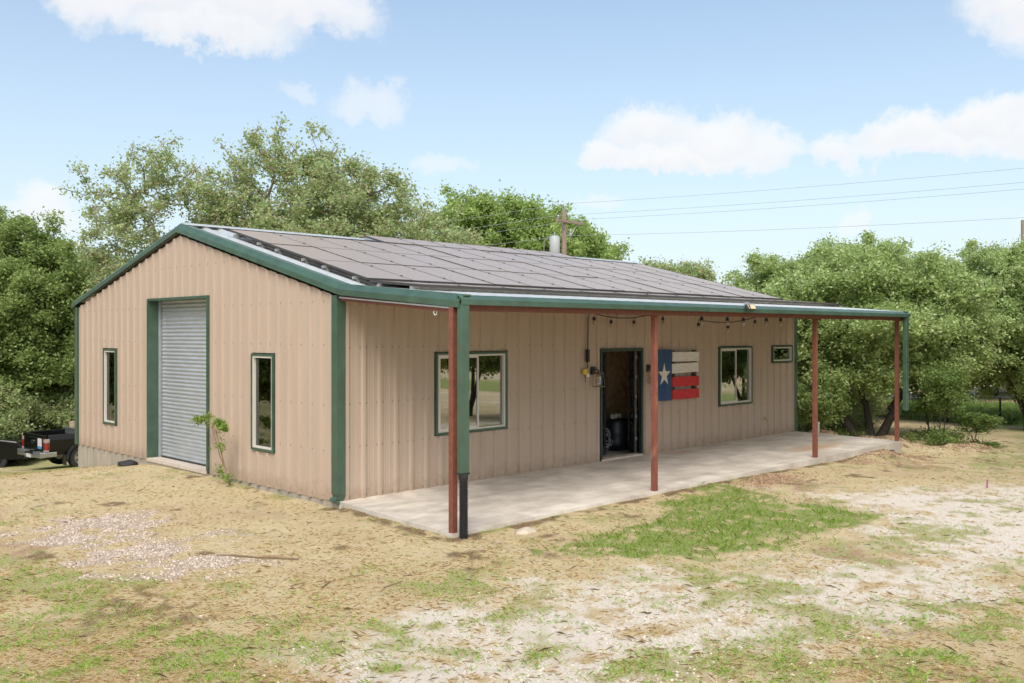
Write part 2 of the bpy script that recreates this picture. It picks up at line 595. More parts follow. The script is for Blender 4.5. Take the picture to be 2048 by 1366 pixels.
def masks(x, y):
    wx = (fbm(x * 1.1, y * 1.1, 21) - .5) * 1.9 + (fbm(x * 4.5, y * 4.5, 23, 3) - .5) * .8
    wy = (fbm(x * 1.1, y * 1.1, 31) - .5) * 1.9 + (fbm(x * 4.5, y * 4.5, 33, 3) - .5) * .8
    X, Y = x + wx * .8, y + wy * .8

    def s(key, soft):
        d = np.full(x.shape, -9.0)
        for p in POLY[key]:
            d = np.maximum(d, sdpoly(X, Y, p))
        return np.clip(.5 + d / (2 * soft), 0, 1)
    n1 = fbm(x * .9, y * .9, 41)
    n2 = fbm(x * 3.1, y * 3.1, 43)
    n3 = fbm(x * 7.0, y * 7.0, 45, 3)
    hi = np.clip((n2 - .47) * 7, 0, 1)
    green = s('green', .25) * np.clip(.4 + (n3 - .3) * 3, 0, 1)
    thin = np.maximum(s('thin', .5) * np.clip((n2 * .6 + n3 * .4 - .40) * 7, 0, 1), .75 * np.clip((n1 * .3 + n2 * .4 + n3 * .3 - .492 + .035 * np.clip((-y - 3 - .2 * x) / 4, -1, 1)) * 6, 0, 1))
    pale = np.clip(s('pale', .6) * np.clip(.55 + (n2 * .5 + n3 * .5 - .40) * 5, 0, 1), 0, 1)
    front = np.clip((-y - x * .35 - 4.2) / 2.5, 0, 1)
    pale = np.maximum(pale, front * np.clip((n2 * .5 + n3 * .5 - .455) * 7, 0, 1) * .9)
    gravel = s('gravel', .25) * np.clip(.5 + (n2 - .42) * 5, 0, 1)
    dirt = np.maximum(s('dirt', .35) * np.clip(.5 + (n2 - .4) * 4, 0, 1), .45 * np.clip((fbm(x * .6, y * .6, 51) - .58) * 8, 0, 1) * hi)
    far = np.clip((x - 28.5) / 1.0, 0, 1) * np.clip((42 - x) / 1, 0, 1) * np.clip((16 - y) / 6, 0, 1)
    green = np.maximum(green, far)
    back = np.clip((y - 11) / 3, 0, 1) * np.clip((24 - x) / 4, 0, 1)
    thin = np.maximum(thin, back * np.clip((n2 - .38) * 6, 0, 1))
    # weeds hugging the slab and the foundation
    ds = -sdpoly(x, y, SLAB)
    dg = np.where((y > 0) & (y < 10.2), np.abs(x + .03), 9)
    edge = np.maximum(np.exp(-(ds / .16) ** 2), np.exp(-(dg / .22) ** 2)) * np.clip((n2 - .45) * 8, 0, 1)
    litter = np.exp(-(np.abs(ds - .12) / .14) ** 2) * np.clip((n3 - .3) * 4, 0, 1)
    thin = np.maximum(thin, edge)
    litter = np.maximum(litter, .8 * np.clip((fbm(x * 1.7, y * 1.7, 91) - .60) * 9, 0, 1) * np.clip((n3 - .42) * 6, 0, 1))
    return dict(green=green, thin=thin * (1 - green), pale=pale * (1 - .9 * green) * (1 - .5 * thin), gravel=gravel, dirt=dirt * (1 - green), litter=litter * (1 - .9 * pale))


def axis(lo, hi, step, far):
    a = list(np.arange(lo, hi, step))
    g, s = hi, step
    while g < far:
        a.append(g)
        s *= 1.22
        g += s
    g, s = lo, step
    while g > -far:
        s *= 1.22
        g -= s
        a.insert(0, g)
    return np.array(a)


def ground_material():
    m = bpy.data.materials.new("ground_soil_and_straw")
    m.use_nodes = True
    N, L = m.node_tree.nodes, m.node_tree.links
    p = N['Principled BSDF']
    p.inputs['Roughness'].default_value = .95
    p.inputs['Specular IOR Level'].default_value = .1
    tc = N.new('ShaderNodeTexCoord')
    at = N.new('ShaderNodeAttribute')
    at.attribute_name = 'cover'
    at2 = N.new('ShaderNodeAttribute')
    at2.attribute_name = 'cover2'
    s1 = N.new('ShaderNodeSeparateColor')
    s2 = N.new('ShaderNodeSeparateColor')
    L.new(at.outputs['Color'], s1.inputs[0])
    L.new(at2.outputs['Color'], s2.inputs[0])

    def noise(sc, det=5, ro=.6):
        n = N.new('ShaderNodeTexNoise')
        n.inputs['Scale'].default_value = sc
        n.inputs['Detail'].default_value = det
        n.inputs['Roughness'].default_value = ro
        L.new(tc.outputs['Object'], n.inputs['Vector'])
        return n.outputs['Fac']

    def ramp(f, cs):
        r = N.new('ShaderNodeValToRGB')
        e = r.color_ramp.elements
        while len(e) < len(cs):
            e.new(.5)
        for i, (q, c) in enumerate(cs):
            e[i].position = q
            e[i].color = (*c, 1)
        L.new(f, r.inputs[0])
        return r.outputs[0]

    def mix(f, a, b):
        n = N.new('ShaderNodeMix')
        n.data_type = 'RGBA'
        L.new(f, n.inputs[0])
        L.new(a, n.inputs[6])
        L.new(b, n.inputs[7])
        return n.outputs[2]

    def edge(chan, nz, w=.36):
        a = N.new('ShaderNodeMath')
        a.operation = 'MULTIPLY_ADD'
        L.new(nz, a.inputs[0])
        a.inputs[1].default_value = .9
        a.inputs[2].default_value = -.45
        b = N.new('ShaderNodeMath')
        L.new(a.outputs[0], b.inputs[0])
        L.new(chan, b.inputs[1])
        r = N.new('ShaderNodeMapRange')
        r.interpolation_type = 'SMOOTHSTEP'
        r.inputs['From Min'].default_value = .5 - w
        r.inputs['From Max'].default_value = .5 + w
        L.new(b.outputs[0], r.inputs[0])
        return r.outputs[0]
    nf, nm = noise(38, 8, .78), noise(9, 6, .65)
    vf = noise(120, 4, .8)
    straw = ramp(nm, [(.3, (.55, .42, .225)), (.5, (.65, .525, .305)), (.68, (.73, .61, .385))])
    straw = mix(ramp(vf, [(.35, (0, 0, 0)), (.75, (.55, .55, .55))]), straw, ramp(nf, [(.3, (.40, .28, .16)), (.7, (.66, .55, .37))]))
    lo = noise(.55, 3, .6)
    tan = ramp(nf, [(.3, (.42, .28, .16)), (.7, (.63, .47, .31))])
    straw = mix(ramp(lo, [(.46, (0, 0, 0)), (.66, (.55, .55, .55))]), straw, tan)
    pale = ramp(nf, [(.3, (.60, .49, .38)), (.5, (.80, .70, .59)), (.66, (.86, .77, .68))])
    dirt = ramp(nf, [(.3, (.33, .21, .13)), (.7, (.56, .39, .25))])
    grav = ramp(nf, [(.3, (.36, .26, .19)), (.7, (.56, .45, .36))])
    grn = ramp(nf, [(.3, (.19, .23, .06)), (.7, (.36, .40, .14))])
    thin = ramp(nf, [(.3, (.32, .31, .12)), (.7, (.54, .47, .25))])
    lit = ramp(nf, [(.3, (.12, .08, .05)), (.7, (.34, .24, .14))])
    c = mix(edge(s1.outputs['Blue'], nm), straw, pale)
    c = mix(edge(s2.outputs['Red'], nm), c, dirt)
    c = mix(edge(s1.outputs['Green'], nm), c, thin)
    c = mix(edge(s2.outputs['Green'], nm), c, grav)
    c = mix(edge(s2.outputs['Blue'], nf), c, lit)
    c = mix(edge(s1.outputs['Red'], nm), c, grn)
    L.new(c, p.inputs['Base Color'])
    b = N.new('ShaderNodeBump')
    b.inputs['Strength'].default_value = .8
    b.inputs['Distance'].default_value = .03
    ad = N.new('ShaderNodeMath')
    L.new(nf, ad.inputs[0])
    L.new(vf, ad.inputs[1])
    L.new(ad.outputs[0], b.inputs['Height'])
    L.new(b.outputs[0], p.inputs['Normal'])
    return m


def build_ground():
    xs = axis(-12, 18, .09, 420)
    ys = axis(-12, 12, .09, 420)
    gx, gy = np.meshgrid(xs, ys)
    x, y = gx.ravel(), gy.ravel()
    z = gz(x, y)
    inside = (sdpoly(x, y, SLAB) > .03) | ((x > .1) & (x < 13.55) & (y > -.1) & (y < 10.1))
    z = np.where(inside, np.minimum(z, -.12), z)
    nx, ny = len(xs), len(ys)
    i = np.arange(nx * ny).reshape(ny, nx)
    f = np.stack([i[:-1, :-1], i[:-1, 1:], i[1:, 1:], i[1:, :-1]], -1).reshape(-1, 4)
    o = npmesh('ground', np.stack([x, y, z], 1), f, ground_material(), smooth=True)
    M = masks(x, y)
    for nm, ch in (('cover', ('green', 'thin', 'pale')), ('cover2', ('dirt', 'gravel', 'litter'))):
        a = o.data.color_attributes.new(nm, 'FLOAT_COLOR', 'POINT')
        c = np.ones((len(x), 4), np.float32)
        for k, q in enumerate(ch):
            c[:, k] = M[q]
        a.data.foreach_set('color', c.ravel())
    tag(o, kind='structure')
    return o


build_ground()

# road beyond the fence
rd = MB()
rp = [(44 + t, 16 - t) for t in np.linspace(-16, 60, 60)]
vs, fs = [], []
for i, (px, py) in enumerate(rp):
    for w in (-2.9, 2.9):
        X, Y = px + w * .707, py + w * .707
        vs.append((X, Y, float(gz(X, Y)) + .05))
for i in range(len(rp) - 1):
    fs.append((2 * i, 2 * i + 1, 2 * i + 3, 2 * i + 2))
rd.add(vs, fs)
tag(rd.build('road', mat("road_caliche", (.56, .50, .47), .9, var=.08, vscale=2, bump=.2)), kind='structure')

# ------------------------------------------------------------------ building
bld = thing('metal_building', 'tan ribbed metal workshop with green trim, solar roof and open front porch', 'building')


def rib_profile(s0, s1, extra=(), off=.0, pitch=.3048, h=.037):
    pts = []
    k0, k1 = int(math.floor((s0 - off) / pitch)) - 1, int(math.ceil((s1 - off) / pitch)) + 1
    for k in range(k0, k1 + 1):
        c = off + k * pitch
        pts += [(c - .042, 0), (c - .024, h), (c + .024, h), (c + .042, 0)]
        for q in (.105, .2):
            pts += [(c + q - .016, 0), (c + q - .008, .0022), (c + q + .008, .0022), (c + q + .016, 0)]
    pts.sort()
    S = np.array([p[0] for p in pts])
    Hh = np.array([p[1] for p in pts])
    keep = [(a, b) for a, b in pts if s0 < a < s1]
    for e in [s0, s1, *extra]:
        keep.append((e, float(np.interp(e, S, Hh))))
    keep.sort()
    return keep


def ribbed_wall(s0, s1, z0, ztop, openings, place, off=0.0):
    mb = MB()
    ex = [q for o in openings for q in (o[0], o[1])]
    pr = rib_profile(s0, s1, ex, off)
    for (a, ha), (b, hb) in zip(pr[:-1], pr[1:]):
        if b - a < 1e-6:
            continue
        mid = (a + b) / 2
        gaps = sorted((o[2], o[3]) for o in openings if o[0] < mid < o[1])
        za, zs = z0, []
        for g0, g1 in gaps:
            if g0 > za + 1e-4:
                zs.append((za, g0, False))
            za = g1
        zs.append((za, None, True))
        for q0, q1, top in zs:
            ta, tb = (ztop(a), ztop(b)) if top else (q1, q1)
            mb.add([place(a, ha, q0), place(b, hb, q0), place(b, hb, tb), place(a, ha, ta)], [(0, 1, 2, 3)])
    return mb, pr


def screws(mb, s0, s1, zs, ztop, openings, place, off=0.0):
    mb.split = len(mb.f)
    s = off + math.ceil((s0 - off) / .3048) * .3048
    while s < s1:
        for z in zs:
            for d in (-.06, .06):
                q = s + d
                if not (s0 < q < s1) or z > ztop(q) - .1 or any(o[0] - .05 < q < o[1] + .05 and o[2] - .05 < z < o[3] + .05 for o in openings):
                    continue
                vs = [place(q + .013 * cos(t), .001, z + .013 * sin(t)) for t in np.arange(6) * pi / 3]
                vs += [place(q + .006 * cos(t), .010, z + .006 * sin(t)) for t in np.arange(6) * pi / 3]
                mb.add(vs, [(i, (i + 1) % 6, 6 + (i + 1) % 6, 6 + i) for i in range(6)] + [tuple(range(6, 12))])
        s += .3048


LX, LY = 13.67, 10.18
W_FRONT = [(1.85, 3.48, .81, 2.17), (10.16, 11.59, .81, 2.17), (12.50, 13.50, 1.73, 2.17)]
DOOR = (5.98, 7.335, -.02, 2.17)
W_GAB = [(1.74, 2.46, .54, 2.15), (7.97, 8.65, .54, 2.15)]
ROLL = (3.95, 6.45, -.02, 3.14)
pf = lambda s, h, z: (s, -h, z)
pg = lambda s, h, z: (-h, s, z)
gable_top = lambda s: 3.02 + .25 * min(s, LY - s) - .01
op = W_FRONT + [DOOR]
mb, _ = ribbed_wall(.0, LX, -.015, lambda s: 2.99, op, pf, .15)
screws(mb, 0, LX, (.04, .78, 1.42, 2.26, 2.9), lambda s: 3.05, op, pf, .15)
front = mb.build('front_wall', TAN, bld)
op = W_GAB + [ROLL]
mb, _ = ribbed_wall(.0, LY, -.015, gable_top, op, pg, .12)
screws(mb, 0, LY, (.06, .72, 1.4, 2.3, 2.95, 3.7), gable_top, op, pg, .12)
mb.build('gable_wall', TAN, bld)
mb, _ = ribbed_wall(.0, LY, -.015, gable_top, [], lambda s, h, z: (LX + h, s, z), .12)
mb.build('gable_wall', TAN, bld)
mb, _ = ribbed_wall(.0, LX, -.015, lambda s: 2.99, [], lambda s, h, z: (s, LY + h, z), .15)
mb.build('back_wall', TAN, bld)
# foundation
fd = MB()
fd.box(.012, LX - .012, .012, LY - .012, -3.0, -.018)
fd.box(-.03, .012, ROLL[0] + .01, ROLL[1] - .01, -.4, -.012)
fd.build('foundation', CONC, bld)
MB().box(-.05, .30, ROLL[0] + .02, ROLL[1] - .02, -.03, .03).build('door_sill', CONCPALE, bld)
MB().box(DOOR[0] + .03, DOOR[1] - .03, -.06, .12, -.01, .035).build('door_sill', CONCPALE, bld)
# corner trims: L of two legs with a crumpled foot on the near one


def corner(cx, cy, sx, sy, zb, zt, w=.10):
    m = MB()
    t = .045
    # outline of an L in plan, outside faces proud of the ribs
    ox, oy = cx + sx * t, cy + sy * t
    ring = [(ox, oy), (ox, oy - sy * (w + t)), (cx + sx * .004, oy - sy * (w + t)), (cx + sx * .004, cy + sy * .004), (ox - sx * (w + t), cy + sy * .004), (ox - sx * (w + t), oy)]
    zs = [zb, zb + .03, zb + .09, zb + .13, zt]
    jig = [(.03, -.02), (-.025, .03), (.02, .015), (0, 0), (0, 0)] if (cx == 0 and cy == 0) else [(0, 0)] * 5
    n = len(ring)
    vs = []
    for z, (jx, jy) in zip(zs, jig):
        for k, (x, y) in enumerate(ring):
            q = 1 if k in (0, 1, 5) else .2
            vs.append((x + jx * q, y + jy * q, z))
    fs = [(i * n + k, i * n + (k + 1) % n, (i + 1) * n + (k + 1) % n, (i + 1) * n + k) for i in range(4) for k in range(n)]
    fs += [tuple(range(n)), tuple(range(4 * n + n - 1, 4 * n - 1, -1))]
    m.add(vs, fs)
    return m.build('corner_trim', GREEN, bld)


corner(0, 0, -1, -1, -.02, 3.03)
corner(0, LY, -1, 1, -.02, 3.03)
corner(LX, 0, 1, -1, .0, 2.99)
corner(LX, LY, 1, 1, -.02, 3.03)

# roof: two ribbed slopes and the flatter porch roof
RZ = 3.185                      # roof surface height at Y = 0 (pan), slope .25
XR0, XR1 = -.02, LX + .05
YB = LY + .14


def roof_z(y):
    if y < -.15:
        return RZ - .0375 + (y + .15) * .083
    return RZ + .25 * min(y, LY - y)


pr = rib_profile(XR0, XR1, (), .1, h=.034)
mb = MB()
ylist = [YB, LY / 2 + .001, LY / 2 - .001, -.15, -2.9]
vs = []
for s, h in pr:
    xx = s
    for j, yy in enumerate(ylist):
        x2 = xx + (-.17 if s == pr[0][0] and yy == -2.9 else 0)
        if yy == -2.9 and s > 13.4:
            x2 = min(xx, 13.34 + (s - 13.4) * .05)
        zz = roof_z(yy) if yy != YB else RZ - .25 * .14
        vs.append((x2, yy, zz + h))
n = len(ylist)
mb.add(vs, [(i * n + j, (i + 1) * n + j, (i + 1) * n + j + 1, i * n + j + 1) for i in range(len(pr) - 1) for j in range(n - 1)])
roof = mb.build('roof', GALV, bld)
rc = MB()
zr = RZ + .25 * LY / 2
rc.sweep([(-.19, -.005), (-.13, .022), (0, .055), (.13, .022), (.19, -.005), (.12, .004), (0, .034), (-.12, .004)], [XR0 + .05, XR1], place=lambda x, a, b: (x, LY / 2 + a, zr + b + .015))
rc.build('ridge_cap', GALV, roof)
# rake trim: lower upright face and a lighter chamfer above, following back slope, apex, front slope and porch end
tp = [(0.0, YB + .02, RZ + .045 - .25 * .16), (0.0, LY / 2, zr + .05), (0.0, -.15, roof_z(-.15) + .045), (-.17, -2.95, 2.955)]
prof = [(-.085, -.165), (-.085, -.082), (.0, .0), (.12, .0), (.12, -.02), (.01, -.02), (-.065, -.092), (-.065, -.165)]
MB().sweep(prof, tp, place=lambda p, a, b: (p[0] + a, p[1], p[2] + b)).build('rake_trim', GREEN, bld)
tp2 = [(LX + .03, YB + .02, RZ + .045 - .04), (LX + .03, LY / 2, zr + .05), (LX + .03, -.15, roof_z(-.15) + .045), (13.32, -2.95, 2.955)]
MB().sweep([(-a, b) for a, b in prof][::-1], tp2, place=lambda p, a, b: (p[0] + a, p[1], p[2] + b)).build('rake_trim', GREEN, bld)
# eave gutter along the porch and along the back
gp = [(-.01, .0), (-.02, -.12), (-.115, -.12), (-.115, -.052), (-.03, .005), (-.02, .005), (-.10, -.055), (-.10, -.108), (-.035, -.108), (-.035, .0)]
gt = MB().sweep(gp, [-.235, 13.395], place=lambda x, a, b: (x, -2.875 + a, 2.945 + b))
gt.build('gutter', GREEN, bld)
for xj in (1.17, 5.1, 9.6):
    MB().sweep([(a * 1.02 - .0015, b * 1.01) for a, b in gp[1:6]] + [(-.02, .002)], [xj, xj + .05], place=lambda x, a, b: (x, -2.875 + a, 2.945 + b)).build('gutter_joint', GREEN, bld)
MB().sweep([(.02, .0), (.02, -.12), (.115, -.12), (.115, -.055), (.06, .005)], [-.05, LX + .05], place=lambda x, a, b: (x, YB - .02 + a, RZ - .02 + b)).build('gutter', GREEN, bld)
# downspouts
MB().box(-.235, -.105, -2.985, -2.895, .74, 2.826).build('downspout', GREEN, bld, bevel=.008)
MB().box(13.17, 13.30, -2.985, -2.895, .73, 2.826).build('downspout', GREEN, bld, bevel=.008)
# corrugated drain hose under the near downspout
prof = []
z = -.06
while z < .70:
    prof += [(.046, z), (.057, z + .006), (.057, z + .014), (.046, z + .02)]
    z += .024
hz = MB()
hz.lathe(prof, 20, Matrix.Translation((-.168, -2.945, 0)) @ Matrix.Shear('XZ', 4, (.03, -.02)))
hz.build('drain_hose', BLACKPL, bld)
cf = MB()
cf.box(-.238, -.102, -2.988, -2.892, .735, .76)
cf.lathe([(.0, .68), (.058, .68), (.064, .71), (.060, .76), (.0, .76)], 16, Matrix.Translation((-.168, -2.94, -.01)))
cf.build('hose_coupling', BLACKPL, bld)
# porch steel
POSTS = [(-.205, -2.79), (4.03, -2.745), (9.43, -2.69), (13.36, -2.69)]
for i, (x, y) in enumerate(POSTS):
    m = MB()
    m.box(x - .04, x + .04, y - .04, y + .04, -.03, 2.755 if i else 2.80)
    o = m.build('porch_post', REDWORN if i == 1 else REDOX, bld, bevel=.004)
    if i == 1:
        o['label'] = 'red steel post with pale worn paint patches'
MB().box(-.16, 13.32, -2.86, -2.81, 2.75, 2.87).build('porch_beam', REDOX, bld)
rf = MB()


def rafter(m, x0, x1, w=.045, d=.09, dz=-.02):
    a = [(x0, -.05, roof_z(-.15) + dz), (x1, -2.80, roof_z(-2.8) + dz)]
    m.sweep([(-w / 2, 0), (w / 2, 0), (w / 2, -d), (-w / 2, -d)], a, place=lambda p, u, v: (p[0] + u, p[1], p[2] + v))


for x in (0.03, 4.03, 9.43, 13.5):
    m = MB()
    rafter(m, x, x - .21 if x < .1 else (13.36 if x > 13 else x), d=.17, dz=-.03)
    m.build('porch_rafter', REDOX, bld)
for y in (-.9, -1.85):
    MB().box(-.1, 13.4, y - .03, y + .03, roof_z(y) - .115, roof_z(y) - .012).build('porch_purlin', REDOX, bld)
MB().sweep([(-.015, 0), (.015, 0), (.015, -.02), (-.015, -.02)], [(-.005, -.1, 3.005), (-.19, -2.78, 2.80)], place=lambda p, u, v: (p[0] + u - .03, p[1], p[2] + v)).build('conduit', GREYSTEEL, bld)
# porch slab
mslab = mat("porch_concrete", (.63, .56, .485), .6, var=.08, vscale=1.6, col2=(.46, .40, .335), thr=(.42, .68), bump=.12, bscale=20, spec=.4)


def tiled(m):
    N, L = m.node_tree.nodes, m.node_tree.links
    p = N['Principled BSDF']
    src = p.inputs['Base Color'].links[0].from_socket
    tc = N.new('ShaderNodeTexCoord')
    br = N.new('ShaderNodeTexBrick')
    br.inputs['Scale'].default_value = 1.0
    br.inputs['Brick Width'].default_value = 1.22
    br.inputs['Row Height'].default_value = .61
    br.inputs['Mortar Size'].default_value = .006
    br.inputs['Mortar Smooth'].default_value = .5
    br.inputs['Color1'].default_value = (1, 1, 1, 1)
    br.inputs['Color2'].default_value = (.84, .83, .82, 1)
    br.inputs['Mortar'].default_value = (.74, .72, .70, 1)
    L.new(tc.outputs['Object'], br.inputs['Vector'])
    mx = N.new('ShaderNodeMix')
    mx.data_type = 'RGBA'
    mx.blend_type = 'MULTIPLY'
    mx.inputs[0].default_value = .85
    L.new(src, mx.inputs[6])
    L.new(br.outputs['Color'], mx.inputs[7])
    cur = mx.outputs[2]
    # streaky wear along the slab and two washed-in patches of orange soil
    n = N.new('ShaderNodeTexNoise')
    n.inputs['Scale'].default_value = 2.2
    n.inputs['Detail'].default_value = 8
    n.inputs['Roughness'].default_value = .7
    mp = N.new('ShaderNodeMapping')
    mp.inputs['Scale'].default_value = (.55, 1.8, 1)
    L.new(tc.outputs['Object'], mp.inputs[0])
    L.new(mp.outputs[0], n.inputs['Vector'])
    hs = N.new('ShaderNodeHueSaturation')
    mr = N.new('ShaderNodeMapRange')
    mr.inputs['From Min'].default_value, mr.inputs['From Max'].default_value = .3, .7
    mr.inputs['To Min'].default_value, mr.inputs['To Max'].default_value = .82, 1.18
    L.new(n.outputs['Fac'], mr.inputs[0])
    L.new(mr.outputs[0], hs.inputs['Value'])
    L.new(cur, hs.inputs['Color'])
    cur = hs.outputs[0]
    for (cx, cy, rx, ry) in ((11.0, -1.95, 1.5, .42), (8.3, -.35, .5, .16)):
        mp2 = N.new('ShaderNodeMapping')
        mp2.vector_type = 'POINT'
        mp2.inputs['Location'].default_value = (-cx / rx, -cy / ry, 0)
        mp2.inputs['Scale'].default_value = (1 / rx, 1 / ry, 1)
        L.new(tc.outputs['Object'], mp2.inputs[0])
        ln = N.new('ShaderNodeVectorMath')
        ln.operation = 'LENGTH'
        L.new(mp2.outputs[0], ln.inputs[0])
        s = N.new('ShaderNodeMath')
        s.operation = 'MULTIPLY_ADD'
        L.new(n.outputs['Fac'], s.inputs[0])
        s.inputs[1].default_value = 1.6
        L.new(ln.outputs['Value'], s.inputs[2])
        r = N.new('ShaderNodeMapRange')
        r.inputs['From Min'].default_value, r.inputs['From Max'].default_value = 1.75, 1.1
        r.inputs['To Max'].default_value = .75
        L.new(s.outputs[0], r.inputs[0])
        m2 = N.new('ShaderNodeMix')
        m2.data_type = 'RGBA'
        L.new(r.outputs[0], m2.inputs[0])
        L.new(cur, m2.inputs[6])
        m2.inputs[7].default_value = (.46, .29, .17, 1)
        cur = m2.outputs[2]
    L.new(cur, p.inputs['Base Color'])


tiled(mslab)
sl = MB()
SV = [(.012, -.003), *SLAB[1:3], (13.67, -.003)]
sl.add([(x, y, z) for z in (0.0, -.75) for x, y in SV], [(0, 1, 2, 3), (0, 4, 5, 1), (1, 5, 6, 2), (2, 6, 7, 3), (3, 7, 4, 0)])
tag(sl.build('patio', mslab), kind='structure')

# windows: green casing > white frame, panes


def casing(mb, s0, s1, z0, z1, place, w=.036, out=.042, inn=-.02):
    for a, b, c, d in ((s0 - w, s1 + w, z1, z1 + w), (s0 - w, s1 + w, z0 - w, z0), (s0 - w, s0, z0, z1), (s1, s1 + w, z0, z1)):
        vs = [place(s, h, z) for s in (a, b) for h in (inn, out) for z in (c, d)]
        mb.add(vs, [(0, 1, 3, 2), (4, 6, 7, 5), (0, 4, 5, 1), (2, 3, 7, 6), (0, 2, 6, 4), (1, 5, 7, 3)])


def pbox(mb, s0, s1, h0, h1, z0, z1, place):
    vs = [place(s, h, z) for s in (s0, s1) for h in (h0, h1) for z in (z0, z1)]
    mb.add(vs, [(0, 1, 3, 2), (4, 6, 7, 5), (0, 4, 5, 1), (2, 3, 7, 6), (0, 2, 6, 4), (1, 5, 7, 3)])


def frame(mb, s0, s1, z0, z1, w, h0, h1, place):
    for a, b, c, d in ((s0, s1, z1 - w, z1), (s0, s1, z0, z0 + w), (s0, s0 + w, z0 + w, z1 - w), (s1 - w, s1, z0 + w, z1 - w)):
        pbox(mb, a, b, h0, h1, c, d, place)


def window(s0, s1, z0, z1, place, panes=1, ajar=0.0):
    c = MB()
    casing(c, s0 + .05, s1 - .05, z0 + .05, z1 - .05, place)
    wo = c.build('window', GREEN, bld)
    a, b, q0, q1 = s0 + .052, s1 - .052, z0 + .052, z1 - .052
    f = MB()
    frame(f, a, b, q0, q1, .030, -.05, .03, place)
    f.build('window_frame', WHITEV, wo)
    a, b, q0, q1 = a + .030, b - .030, q0 + .030, q1 - .030
    g = MB()
    if panes == 1:
        pbox(g, a, b, -.024, -.018, q0, q1, place)
        g.build('pane', GLASS, wo)
    else:
        mid = (a + b) / 2
        pbox(g, mid - .02, b, -.026, -.02, q0, q1, place)
        g.build('pane', GLASS, wo)
        s = MB()
        frame(s, a - (.0 if not ajar else .0), mid + .025 + ajar, q0, q1, .030, -.012, .022, place)
        s.build('sash', WHITEV, wo)
        g = MB()
        pbox(g, a + .030, mid - .005 + ajar, .0, .006, q0 + .030, q1 - .030, place)
        g.build('pane', GLASS, wo)
        if ajar:
            s = MB()
            pbox(s, mid - .18, mid - .12, -.05, -.03, q0, q1, place)
            s.build('sash_stile', WHITEV, wo)
    return wo


window(*W_FRONT[0], pf, 2, ajar=.12)
window(*W_FRONT[1], pf, 2)
window(*W_FRONT[2], pf, 1)
for w in W_GAB:
    window(*w, pg, 1)
# roll-up door
rj = MB()
s0, s1, z1 = ROLL[0], ROLL[1], ROLL[3]
for a, b in ((s0, s0 + .045), (s1 - .045, s1)):
    pbox(rj, a, b, -.26, .045, -.015, z1, pg)
pbox(rj, s0 + .045, s1 - .045, -.26, .045, z1 - .045, z1, pg)
rdoor = rj.build('roll_up_door', GREEN, bld)
cu = MB()
pts = []
z = .035
while z < z1 - .03:
    for k, (dz, hh) in enumerate(((0, 0), (.016, .006), (.03, .016), (.046, .016), (.06, .006))):
        pts.append((z + dz, hh))
    z += .0735
vs = []
for zz, hh in pts:
    vs += [pg(s0 + .07, -.235 + hh, zz), pg(s1 - .10, -.235 + hh, zz)]
cu.add(vs, [(2 * i, 2 * i + 1, 2 * i + 3, 2 * i + 2) for i in range(len(pts) - 1)])
cu.build('door_curtain', CURT, rdoor)
for a, b in ((s0 + .046, s0 + .075), (s1 - .075, s1 - .046)):
    tr = MB()
    pbox(tr, a, b, -.24, -.17, .03, z1 - .046, pg)
    tr.build('door_track', GREYSTEEL, rdoor)
MB().box(.205, .24, s0 + .07, s1 - .10, .03, .06).build('bottom_bar', BLACKM, rdoor)
# double entrance door, both leaves swung inward
DGREEN = mat('dark_door_casing', (.02, .034, .028), .4, var=.2)
dc = MB()
a0, a1, _, zt = DOOR
w = .06
for q0, q1, c, d in ((a0, a0 + w, -.01, zt), (a1 - w, a1, -.01, zt), (a0 + w, a1 - w, zt - w, zt)):
    pbox(dc, q0, q1, -.015, .05, c, d, pf)
door = dc.build('entrance_door', DGREEN, bld)


def leaf(hx, ang, sgn, width, name='door_leaf'):
    M = Matrix.Translation((hx, .10, .045)) @ Matrix.Rotation(ang, 4, 'Z')
    m = MB()
    ht = 2.05
    x = lambda a: sgn * a
    for p0, p1, c, d in ((0, .075, 0, ht), (width - .075, width, 0, ht), (.075, width - .075, ht - .09, ht), (.075, width - .075, 0, .18)):
        m.box(min(x(p0), x(p1)), max(x(p0), x(p1)), -.022, .022, c, d, M)
    for k in range(1, 5):
        zz = .18 + k * (ht - .27) / 5
        m.box(min(x(.075), x(width - .075)), max(x(.075), x(width - .075)), -.012, .012, zz - .012, zz + .012, M)
    o = m.build(name, DARKBRONZE, door)
    g = MB()
    g.box(min(x(.075), x(width - .075)), max(x(.075), x(width - .075)), -.004, .004, .18, ht - .09, M)
    g.build('pane', GLASS, door)
    return o


leaf(a0 + w + .005, R(24), 1, .60)
leaf(a1 - w - .005, R(-128), -1, .60)
for zz in (.3, .75, 1.15, 1.55, 1.95):
    MB().box(a1 - w - .03, a1 - w - .005, .06, .1, zz, zz + .06).build('door_hinge', GREYSTEEL, door)
# inside: floor is the foundation top, plywood partition and lining
iw = MB()
iw.box(4.2, 9.6, 1.75, 1.83, -.016, 2.9)
iw.box(9.52, 9.6, .4, 1.75, -.016, 2.8)
iw.build('interior_wall', PLY, bld)
iw = MB()
iw.box(.6, 13.2, 5.2, 5.28, -.016, 3.3)
iw.build('interior_wall', PLY, bld)

